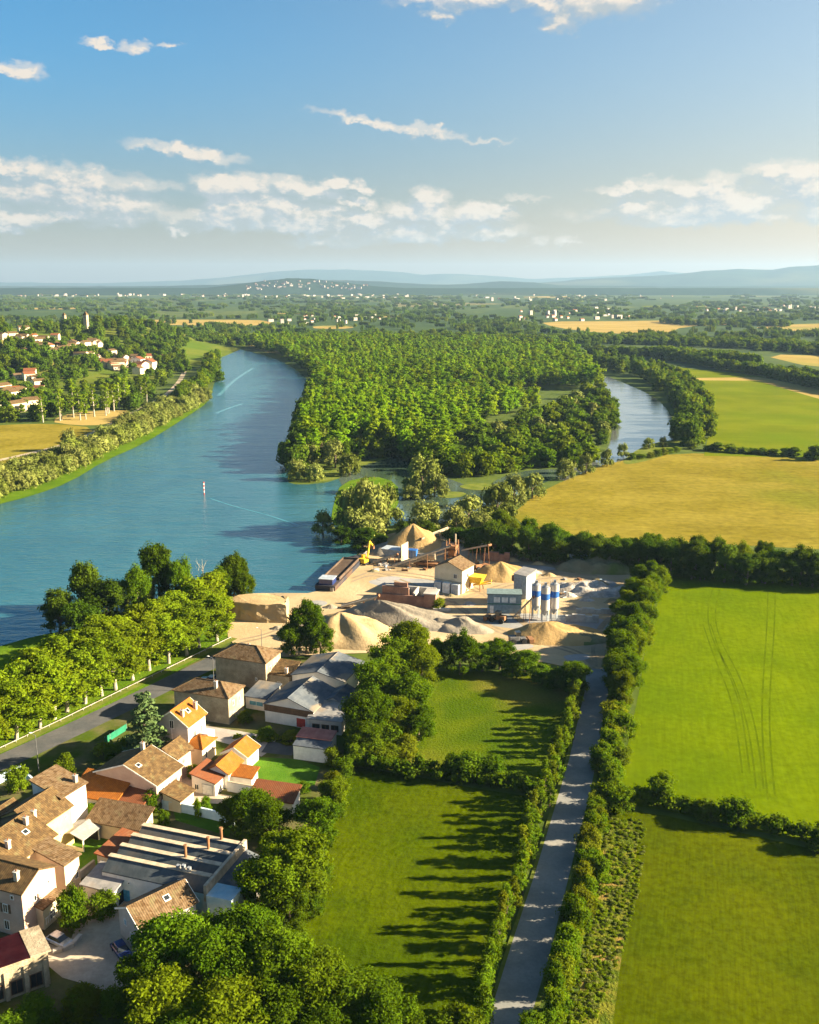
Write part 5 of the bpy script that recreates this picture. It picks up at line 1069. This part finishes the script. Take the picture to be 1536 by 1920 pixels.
# flat-topped stockpile with a cut face
top_=[(428,1122),(450,1116),(500,1112),(540,1118),(536,1134),(480,1133),(440,1128)]
b=MB().m(M['sand']); tp=[P(x,y,5.0) for x,y in top_]; c0=sum(tp,Vector())/len(tp); bt=[c0+(q-c0)*1.06+Vector((0,-.8,0)) for q in tp]
b.prism([(q.x-c0.x,q.y-c0.y) for q in bt],-.1,5.0,[(q.x-c0.x,q.y-c0.y) for q in tp]); bm=b.bm
bmesh.ops.subdivide_edges(bm,edges=bm.edges,cuts=5,use_grid_fill=True)
for v_ in bm.verts: v_.co+=Vector((mnoise.noise(v_.co*.5)*.5,mnoise.noise(v_.co*.5+Vector((9,0,0)))*.5,(mnoise.noise(v_.co*.35)*.6 if v_.co.z>.5 else 0)))
o=b.build('stockpile',None,(c0.x,c0.y,0)); tag(o,'flat-topped sand stockpile with a steep shaded cut face by the river','heap')
# control house
ch=house('control_house','beige block house with a tan gable roof standing over loading bays','building',(867,1070),7.4,9.3,7.6,'gable_v',2.0,'render_cream','tile_brown',ang=-30,ops=[('f',7.0,4.6,1.2,1.4),('r',3.5,4.4,1.4,1.3)])
for k in range(3): b=MB().m(M['white_paint'] if k%2 else M['steel_grey']); b.box(.6+k*2.9,-1.6,-.1,3.0+k*2.9,-.02,3.2); b.build('loading_bin',ch)
b=MB().m(M['cream_strip']); b.box(-.1,-.12,3.4,9.4,-.004,3.7); b.build('ledge',ch)
o=empty('feed_hopper',tuple(P(893,1106)),rad(-25)); tag(o,'yellow steel feed hopper on legs right of the control house','machine')
b=MB().m(M['yellow_paint']); b.prism([(-1.6,-1.2),(1.6,-1.2),(1.6,1.2),(-1.6,1.2)],2.4,4.6,[(-2.6,-2),(2.6,-2),(2.6,2),(-2.6,2)]); b.build('hopper',o)
for i,j in ((-1,-1),(1,-1),(1,1),(-1,1)): b=MB().m(M['rust']); b.beam((i*1.8,j*1.3,0),(i*1.5,j*1.1,2.6),.25,.25); b.build('leg',o)
b=MB().m(M['yellow_paint']); b.beam((-1,0,1.4),(4.5,1,3.2),.9,.3); b.beam((1,-1.5,2.2),(5,-.6,2.9),.5,.25); b.build('walkway',o)
# conveyors
def conveyor(p0,p1,z0,z1,label,w_=1.1):
    a_=P(*p0); c=P(p1[0],p1[1],z1); d=c-a_; o=empty('conveyor',tuple(a_)); tag(o,label,'conveyor'); s_=Vector((0,0,z0))
    b=MB().m(M['conveyor']); b.beam(s_,d,w_,.22); b.build('belt',o)
    b=MB().m(M['cream_strip']); side=d.cross(Vector((0,0,1))).normalized()*(w_/2+.1)
    for q in (side,-side):
        b.beam(s_+q+Vector((0,0,.1)),d+q+Vector((0,0,.1)),.12,.5)
    b.build('side_frame',o)
    for t in (.3,.6,.9):
        m_=s_.lerp(d,t); b=MB().m(M['rust']); b.bar(m_+side,Vector((m_.x+side.x*2,m_.y+side.y*2,0)),.1,None,6); b.bar(m_-side,Vector((m_.x-side.x*2,m_.y-side.y*2,0)),.1,None,6); b.build('trestle',o)
    b=MB().m(M['rust']); b.bar(d-side*1.1,d+side*1.1,.4,None,10); b.build('head_pulley',o)
conveyor((735,1066),(846,1024),.8,7.5,'longest pale conveyor rising to the crusher tower')
conveyor((757,1062),(842,1034),.6,5.0,'second pale conveyor running below the longest one')
conveyor((868,1048),(918,1022),3,7.5,'pale conveyor rising to the right past the control house')
conveyor((700,1058),(745,1040),.8,3.5,'short conveyor by the excavator'); conveyor((842,1026),(790,1010),7,5.5,'thin conveyor from the crusher tower to the tall peaked heap',.8)
o=empty('crusher_tower',tuple(P(848,1060)),rad(-20)); tag(o,'rusty steel crusher tower where the conveyors meet','machine')
for i,j in ((-1,-1),(1,-1),(1,1),(-1,1)): b=MB().m(M['rust']); b.beam((i*1.8,j*1.8,0),(i*1.5,j*1.5,8.5),.3,.3); b.build('leg',o)
b=MB().m(M['wood_brown']); b.box(-1.9,-1.9,3,1.9,1.9,3.25); b.box(-1.8,-1.8,5.6,1.8,1.8,5.8); b.build('platform',o)
b=MB().m(M['rust']); b.prism([(-1,-1),(1,-1),(1,1),(-1,1)],3.3,6.9,[(-1.6,-1.6),(1.6,-1.6),(1.6,1.6),(-1.6,1.6)]); b.build('crusher_box',o)
b=MB().m(M['cream_strip']); b.bar((.8,.8,6.9),(.8,.8,10.5),.25,None,8); b.build('chute',o)
o=empty('screening_plant',tuple(P(800,1062)),rad(-20)); tag(o,'low screening machine with a pale drum under the conveyors','machine')
b=MB().m(M['cream_strip']); b.bar((-3,0,3),(3,.4,3.6),1.2,None,14); b.build('drum',o); b=MB().m(M['rust']); b.box(-4,-1.6,.8,4,1.6,1.6); b.build('chassis',o)
for i in (-3,3):
    for j in (-1.2,1.2): b=MB().m(M['rust']); b.box(i-.15,j-.15,0,i+.15,j+.15,.8); b.build('leg',o)
o=empty('hopper_bin',tuple(P(740,1052)),rad(-25)); tag(o,'grey steel receiving hopper with one tall pale plate near the excavator','machine')
b=MB().m(M['steel_grey']); b.prism([(-2.5,-1.5),(2.5,-1.5),(2.5,1.5),(-2.5,1.5)],1.5,4.5,[(-4,-2.4),(3.4,-2.4),(3.4,2.4),(-4,2.4)]); b.build('hopper',o)
b=MB().m(M['cream_strip']); b.box(3.5,-2.6,.2,3.8,2.6,6.5); b.build('end_plate',o)
for i,j in ((-1,-1),(1,-1),(1,1),(-1,1)): b=MB().m(M['rust']); b.box(i*2.2-.2,j*1.2-.2,0,i*2.2+.2,j*1.2+.2,1.6); b.build('leg',o)
b=MB().m(M['blue_paint']); b.box(-3,-1.3,0,3,1.3,2.7); b.m(M['steel_grey']); 
for k in range(12): b.box(-2.9+k*.5,-1.36,.1,-2.75+k*.5,-1.304,2.6)
o=b.build('container',None,tuple(P(766,1044)),rad(-15)); tag(o,'blue steel container in front of the tall peaked heap','container')
# excavator
ex=empty('excavator',tuple(P(684,1058)),rad(60)); ex.scale=(.85,.85,.85); tag(ex,'yellow tracked excavator with its boom raised at the quay','excavator')
for y in (-1.2,1.2): b=MB().m(M['rubber']); b.box(-2.1,y-.35,0,2.1,y+.35,.9); b.build('track',ex,bevel=.25)
b=MB().m(M['yellow_paint']); b.box(-2.4,-1.4,1.05,1.4,1.4,2.2); b.box(-2.4,-1.4,2.2,-.9,1.4,2.7); b.build('body',ex,bevel=.15)
b=MB().m(M['yellow_paint']); b.box(-.3,.3,2.21,1.5,1.4,3.6); b.m(M['glass_dark']); b.box(.1,1.41,2.6,1.3,1.44,3.4); b.box(1.51,.45,2.5,1.54,1.3,3.4); b.build('cab',ex)
b=MB().m(M['yellow_paint']); b.beam((1.2,-.3,1.8),(2.4,-.3,5.5),.5,.8); b.beam((2.4,-.3,5.3),(3.2,-.3,8.6),.45,.7); b.build('boom',ex)
b=MB().m(M['yellow_paint']); b.beam((3.2,-.3,8.6),(5.4,-.3,6.4),.4,.5); ar=b.build('dipper_arm',ex); b=MB().m(M['rust']); b.prism([(5.0,-.9),(5.9,-.9),(5.9,.3),(5.0,.3)],5.0,6.2,[(5.2,-.9),(5.7,-.9),(5.7,.3),(5.2,.3)]); b.build('bucket',ar)
# broken red concrete bunker
o=empty('concrete_bunker',tuple(P(706,1132)),rad(-14)); tag(o,'stepped reddish concrete bunker in shade behind the long grit ridge','building')
b=MB().m(M['rust_concrete']); b.box(0,0,0,16,.5,3.2); b.box(1.6,.51,0,9.5,1.0,5.4); b.box(5,1.01,0,9.0,1.5,6.6); b.build('front_wall',o)
b=MB().m(M['concrete']); 
for k in range(5): b.box(1.7+k*2.9,1.6,0,2.1+k*2.9,8,3.0+.6*(k%2)); 
b.box(.5,8.01,0,16,8.5,3.4); b.build('bay_wall',o)
b=MB().m(M['rust_concrete']); b.box(14.2,-.6,0,17.6,4,4.2); b.m(M['concrete']); b.box(14.0,-.8,4.21,17.8,4.2,4.5); b.build('corner_tower',o)
conveyor((640,1140),(710,1118),.5,3.6,'long low grey conveyor running into the red concrete bunker',1.6)
# concrete plant
cp=empty('site_office',tuple(P(914,1150)),rad(-4)); tag(cp,'two-storey teal-grey site office block beside the silos','building')
b=MB().m(M['teal_panel']); b.box(0,0,-.1,9.4,4.5,5.6); b.build('wall',cp); b=MB().m(plain('green_trim',(.13,.18,.18),.6)); b.box(-.25,-.25,5.61,9.6,4.7,5.85); b.build('roof',cp)
for s_ in (2.6,4.8,7.0): opening(cp,'f',9.4,4.5,s_,3.3,1.7,1.5,pane=M['white_paint'])
opening(cp,'f',9.4,4.5,1.2,.2,1.0,2.1,nm='door',pane=M['white_paint']); b=MB().m(M['green_tarp']); b.box(-.05,-.1,2.75,9.45,-.004,2.95); b.build('band',cp)
bt=empty('batching_block',tuple(P(986,1136)),rad(-38)); tag(bt,'tall grey clad batching block between site office and silos','building')
b=MB().m(M['steel_grey']); b.box(-4.2,0,-.1,0,5.2,8.8); b.build('wall',bt); b=MB().m(M['fibre_grey']); b.slab([(-4.4,-.2,8.81),(.2,-.2,8.81),(.2,5.4,9.6),(-4.4,5.4,9.6)],.15); b.build('roof',bt)
b=MB().m(M['zinc']); 
for k in range(9): b.box(-4.0+k*.45,-.08,.2,-3.85+k*.45,-.004,8.6)
b.build('cladding',bt); b=MB().m(M['rust']); b.box(-5.6,1,6.2,-4.21,2.6,7.8); b.build('intake',bt)
conveyor((962,1162),(1000,1120),.6,7.2,'inclined conveyor feeding the batching block over the pale sand heap',.9)
def silo(px,py,h_,label):
    o=empty('cement_silo',tuple(P(px,py))); tag(o,label,'silo','cement silos of the concrete plant'); r_=1.25
    b=MB().m(M['render_grey']); b.bar((0,0,3.6),(0,0,h_),r_,None,22); b.build('shell',o); b=MB().m(M['blue_paint']); b.bar((0,0,h_*.66),(0,0,h_*.66+1.7),r_+.015,None,22); b.build('blue_band',o)
    b=MB().m(M['zinc']); b.bar((0,0,1.9),(0,0,3.6),.3,r_,22); b.build('cone',o); b=MB().m(M['zinc']); b.bar((0,0,h_),(0,0,h_+.5),r_,.6,22); b.box(-.35,-.35,h_+.5,.35,.35,h_+1.2); b.build('cap',o)
    for k in range(4): an=rad(45+90*k); b=MB().m(M['steel_grey']); b.beam((math.cos(an)*1.1,math.sin(an)*1.1,0),(math.cos(an)*1.15,math.sin(an)*1.15,4.4),.18,.18); b.build('leg',o)
    b=MB().m(M['zinc']); 
    for k in range(18): an=k*2*math.pi/18; b.bar((math.cos(an)*(r_-.1),math.sin(an)*(r_-.1),h_),(math.cos(an)*(r_-.1),math.sin(an)*(r_-.1),h_+1),.03,None,4)
    for k in range(18): an=k*2*math.pi/18; a2=an+2*math.pi/18; b.bar((math.cos(an)*(r_-.1),math.sin(an)*(r_-.1),h_+1),(math.cos(a2)*(r_-.1),math.sin(a2)*(r_-.1),h_+1),.03,None,4)
    b.build('railing',o)
silo(1004,1157,9.4,'cement silo with a blue band, leftmost of the three'); silo(1021,1166,10,'cement silo with a blue band, middle and nearest of the three'); silo(1038,1163,10.4,'cement silo with a blue band, tallest and rightmost of the three')
def block(px,py,rz,l,w_,h_,mat,label,name='concrete_block_wall',cat='wall'):
    b=MB().m(M[mat])
    n_=max(1,int(l/1.6))
    for k in range(n_): b.box(k*l/n_,0,0,(k+1)*l/n_-.04,w_,h_*(1 if k%3 else .8))
    o=b.build(name,None,tuple(P(px,py)),rad(rz),bevel=.03); tag(o,label,cat)
block(1060,1166,-8,9,1.0,2.2,'concrete','grey block wall of the bay right of the silos'); block(1080,1150,-6,12,.8,1.6,'concrete','long low block wall behind the bay right of the silos'); block(905,1052,-10,9,1.2,3.2,'rust_concrete','brown block wall at the back of the orange sand cone')
block(812,1146,-8,5,.8,.9,'concrete','short pale block row beside the bush at the bunker')
for (px,py) in [(1070+R.uniform(-25,60),1100+R.uniform(-14,22)) for _ in range(16)]+[(760+R.uniform(-60,90),1066+R.uniform(-8,8)) for _ in range(14)]:
    b=MB(); l=R.uniform(.7,2.6); b.m(M[R.choice(['rust','concrete','blue_white','wood_brown','steel_grey'])]); b.box(-l/2,-.4,0,l/2,.4,R.uniform(.3,.9)); b.m(M['rust']); b.beam((-l*.6,.2,.2),(l*.5,-.5,R.uniform(.5,1.2)),.15,.15)
    o=b.build('scrap_piece',None,tuple(P(px,py)),R.uniform(0,6.28)); tag(o,'small piece of scrap or block lying in the quarry yard','scrap','scrap pieces about the yard')
def digger(px,py,rz,paint,label):
    o=empty('wheel_loader',tuple(P(px,py)),rad(rz)); tag(o,label,'loader'); b=MB().m(M[paint]); b.box(-2.6,-.9,.9,0,.9,2.1); b.box(.2,-.7,.8,1.8,.7,1.5); b.build('body',o,bevel=.1)
    b=MB().m(M['glass_dark']); b.box(-1,-.75,2.11,.3,.75,3.2); b.build('cab',o)
    for x in (-1.7,1.2):
        for y in (-1.0,1.0): b=MB().m(M['rubber']); b.bar((x,y-.28,.75),(x,y+.28,.75),.75,None,14); b.build('wheel',o)
    b=MB().m(M['rust']); b.prism([(2.6,-1.4),(3.4,-1.4),(3.4,1.4),(2.6,1.4)],.2,1.3,[(2.4,-1.4),(3.7,-1.4),(3.7,1.4),(2.4,1.4)]); b.beam((1.2,-.5,1.4),(2.7,-.5,.9),.2,.25); b.beam((1.2,.5,1.4),(2.7,.5,.9),.2,.25); b.build('bucket',o)
digger(932,1166,150,'rust','rusty-red wheel loader on the pad in front of the site office'); digger(900,1068,40,'rust','dark wheel loader between control house and orange sand cone')
def truck(px,py,rz,label):
    o=empty('tipper_truck',tuple(P(px,py)),rad(rz)); tag(o,label,'truck'); b=MB().m(M['white_paint']); b.box(2.4,-1.2,.8,4.4,1.2,3.1); b.build('cab',o,bevel=.12); b=MB().m(M['steel_grey']); b.prism([(-4,-1.1),(2,-1.1),(2,1.1),(-4,1.1)],1.2,2.8,[(-4.2,-1.25),(2.1,-1.25),(2.1,1.25),(-4.2,1.25)]); b.build('tipper_body',o)
    b=MB().m(M['rubber']); b.box(-4,-.5,.7,3.6,.5,1.15); b.build('chassis',o)
    for x in (-3,-1.7,3.2):
        for y in (-1.05,1.05): b=MB().m(M['rubber']); b.bar((x,y-.15,.5),(x,y+.15,.5),.5,None,12); b.build('wheel',o)
truck(1090,1054,-10,'white truck parked at the back of the yard under the trees')
digger(973,1206,10,'lamp_grey','small dark loader on the sandy ground left of the round brown heap')
# barge at the quay
p0=P(610,1108); p1=P(668,1050); d=p1-p0; bo=empty('barge',(p0.x,p0.y,0),math.atan2(d.y,d.x)); tag(bo,'long dark barge with a brown open hold moored at the quay','barge'); Lb=d.length
b=MB().m(M['hull']); b.prism([(0,-3),(Lb-5,-3),(Lb,0),(Lb-5,3),(0,3)],-.2,1.7,[(-.4,-3.2),(Lb-4.5,-3.2),(Lb+.5,0),(Lb-4.5,3.2),(-.4,3.2)]); b.build('hull',bo)
b=MB().m(M['hull_brown']); 
for y in (-2.7,2.5): b.box(6,y,1.71,Lb-6,y+.2,2.6)
b.box(6,-2.49,1.71,6.2,2.49,2.6); b.box(Lb-6.2,-2.49,1.71,Lb-6,2.49,2.6); b.m(M['hull_brown']); b.box(6.3,-2.4,1.71,Lb-6.4,2.4,2.0); b.build('cargo_hold',bo)
b=MB().m(M['car_navy']); b.box(.6,-2.1,1.71,4.6,2.1,3.4); b.m(M['steel_grey']); b.box(.4,-2.3,3.41,4.8,2.3,3.55); b.build('wheelhouse',bo)
wallline('quay_wall',[(622,1110),(645,1086),(674,1056),(690,1040)],1.2,1.0,'rubble','rough stone quay edge beside the barge')
# river mark
o=empty('river_mark',tuple(P(383,927))); tag(o,'red and white banded marker pole standing in the river','marker')
for k in range(6): b=MB().m(M['white_paint'] if k%2 else M['red_paint']); b.bar((0,0,k*.85),(0,0,k*.85+.85),.24,None,12); b.build('band',o)
b=MB().m(M['red_paint']); b.ball((0,0,5.3),.36,10,6); b.build('topmark',o)
# ---------------------------------------------------------------- far houses
def small_house(i,l,w_,h_,rise,wall,rf):
    b=MB().m(M[wall]); b.box(-l/2,-w_/2,-1.5,l/2,w_/2,h_); b.m(M[wall])
    b.face([(-l/2,-w_/2,h_),(-l/2,w_/2,h_),(-l/2,0,h_+rise)]); b.face([(l/2,-w_/2,h_),(l/2,w_/2,h_),(l/2,0,h_+rise)])
    r=MB().m(M[rf]); r.slab([(-l/2-.3,-w_/2-.3,h_-.1),(l/2+.3,-w_/2-.3,h_-.1),(l/2+.3,0,h_+rise),(-l/2-.3,0,h_+rise)]); r.slab([(-l/2-.3,.005,h_+rise),(l/2+.3,.005,h_+rise),(l/2+.3,w_/2+.3,h_-.1),(-l/2-.3,w_/2+.3,h_-.1)])
    g=MB().m(M['glass_dark'])
    for s_ in (-1,1):
        for x in (-l*.3,0,l*.3):
            for z in ([.9] if h_<4 else [.9,3.4]): g.box(x-.5,s_*w_/2-.03,z,x+.5,s_*w_/2+.03,z+1.2)
    return b.mesh('wall'),r.mesh('roof'),g.mesh('windows')
SM=[small_house(0,11,8,5.4,1.8,'render_cream','tile_old'),small_house(1,9,8,3.2,1.7,'render_beige','tile_brown'),small_house(2,13,8,6,1.7,'render_beige','tile_old'),small_house(3,10,9,5.6,2,'render_cream','tile_red')]
for i,(x,y) in enumerate(HOUSE_L):
    p=T(x,y); w_,r_,g_=R.choice(SM); o=empty('village_house',(p.x,p.y,p.z),rad(R.choice([-20,70,10,45])+R.gauss(0,8))); s_=R.uniform(.85,1.15); o.scale=(s_,s_,s_)
    tag(o,'pale house with tiled roof in the village on the left hillside','house','houses of the hillside village'); link('wall',w_,o); link('roof',r_,o); link('windows',g_,o)
o=house('apartment_house','large pale block of flats standing out on the left hillside','building',(0,0),9,18,11,'gable_v',2,'render_cream','tile_brown',ang=-15,at=tuple(T(80,668))[:2]+(0,),ops=[('f',4,3,1.4,1.5),('f',9,3,1.4,1.5),('f',14,3,1.4,1.5),('f',4,6,1.4,1.5),('f',9,6,1.4,1.5),('f',14,6,1.4,1.5)]); o.location.z=T(70,668).z
for (x,y,l,w_,h_,lab) in ((265,690,12,9,9,'tall white house by the river path, tallest of its village cluster'),(287,694,10,9,8,'white gabled house at the right end of the riverside village cluster'),(205,690,20,10,6,'long red-roofed house at the left end of the riverside village cluster')):
    p=T(x,y); o=house('village_house',lab,'house',(0,0),h_,l,w_,'gable_v' if l<15 else 'gable_u',2.4,'render_white' if l<15 else 'render_pink','tile_red',ang=-15,at=(p.x,p.y,0),ops=[('f',l*.3,1,1.2,1.5),('f',l*.7,1,1.2,1.5),('f',l*.3,h_-2.6,1.2,1.5),('f',l*.7,h_-2.6,1.2,1.5)]); o.location.z=p.z
def tower(px,py,label,h_=20,w_=5):
    p=T(px,py); o=empty('church_tower',(p.x,p.y,p.z),rad(-15)); tag(o,label,'tower'); b=MB().m(M['stone']); b.box(-w_/2,-w_/2,-1,w_/2,w_/2,h_); b.build('shaft',o); b=MB().m(M['tile_old']); b.prism([(-w_/2-.4,-w_/2-.4),(w_/2+.4,-w_/2-.4),(w_/2+.4,w_/2+.4),(-w_/2-.4,w_/2+.4)],h_+.005,h_+w_*.9,[(-.2,-.2),(.2,-.2),(.2,.2),(-.2,.2)]); b.build('roof',o)
    for z in (h_-4,): opening(o,'f',w_,w_,0,z,1.4,2.6)
    return o
for o in (tower(163,622,'stone church tower rising from the trees on the left hilltop',22,5),tower(122,614,'smaller tower left of the church tower on the hilltop',17,4.2)): pass
# distant towns: small pale buildings
surf('town_wall',(.30,.27,.24),(.40,.36,.32),.05,None)
def town_mesh(i,l,w_,h_,wall,rf,flat):
    b=MB().m(M[wall]); b.box(-l/2,-w_/2,-1,l/2,w_/2,h_); b.m(M[rf])
    if flat: b.box(-l/2-.2,-w_/2-.2,h_+.01,l/2+.2,w_/2+.2,h_+.6)
    else: b.slab([(-l/2,-w_/2,h_+.01),(l/2,-w_/2,h_+.01),(l/2,0,h_+w_*.3),(-l/2,0,h_+w_*.3)],.2); b.slab([(-l/2,.01,h_+w_*.3),(l/2,.01,h_+w_*.3),(l/2,w_/2,h_+.01),(-l/2,w_/2,h_+.01)],.2)
    return b.mesh('town_building')
TM=[town_mesh(0,34,14,16,'town_wall','concrete',1),town_mesh(1,24,12,9,'town_wall','tile_red',0),town_mesh(2,18,12,22,'town_wall','concrete',1),town_mesh(3,40,20,8,'town_wall','zinc',1),town_mesh(4,14,11,7,'town_wall','tile_orange',0)]
def far_at(x,y):
    p=P(x,y); return p
def townrow(n,xr,yr,label,group,sc_=1.0,nm='town_building'):
    for k in range(n):
        x=R.uniform(*xr); y=R.uniform(*yr); p=far_at(x,y)
        o=link(nm,R.choice(TM),None,(p.x,p.y,0),rad(R.uniform(-30,30))); s_=sc_*R.uniform(.7,1.2); o.rotation_euler.z=rad(R.uniform(25,65)); o.scale=(s_,s_,s_)
        tag(o,label,'building',group)
townrow(120,(20,430),(548,556),'white building of the hazy town on the plain, left of the town hill','buildings of the town left of the town hill',.7)
townrow(130,(420,790),(547,560),'pale building of the hazy town at the foot of the town hill','buildings of the town at the hill foot',.7)
townrow(30,(880,1280),(552,566),'pale building of a hamlet in the plain right of the town hill','buildings of the hamlet right of the town hill',.7,'village_building')
townrow(34,(960,1180),(580,604),'pale farm building among the trees beyond the poplar wood','farm buildings beyond the poplar wood',.5,'farm_building')
townrow(34,(1300,1536),(574,586),'pale building of the village in the plain on the right','buildings of the village on the right plain',.6,'village_building')
townrow(24,(500,740),(592,608),'pale farm building at the far edge of the poplar wood','farm buildings at the far edge of the poplar wood',.4,'farm_building')
# houses climbing the town hill (its slope is real: find the surface height)
hl=TOWN_HILL
from mathutils.bvhtree import BVHTree
bv=BVHTree.FromPolygons([v_.co[:] for v_ in hl.data.vertices],[p_.vertices[:] for p_ in hl.data.polygons])
for k in range(70):
    x=R.uniform(460,690); y=R.uniform(527,544); d=Vector(ray(x,y)).normalized(); hit=bv.ray_cast(Vector((0,0,H)),d,20000)
    if hit[0] is None: continue
    o=link('hill_house',R.choice(TM[:2]+TM[4:]),None,tuple(hit[0]),rad(R.uniform(-30,30))); s_=R.uniform(.5,1.0); o.scale=(s_,s_,s_); tag(o,'pale house on the slope of the hazy town hill','building','houses on the town hill slope')
print('objects',len(sc.objects))
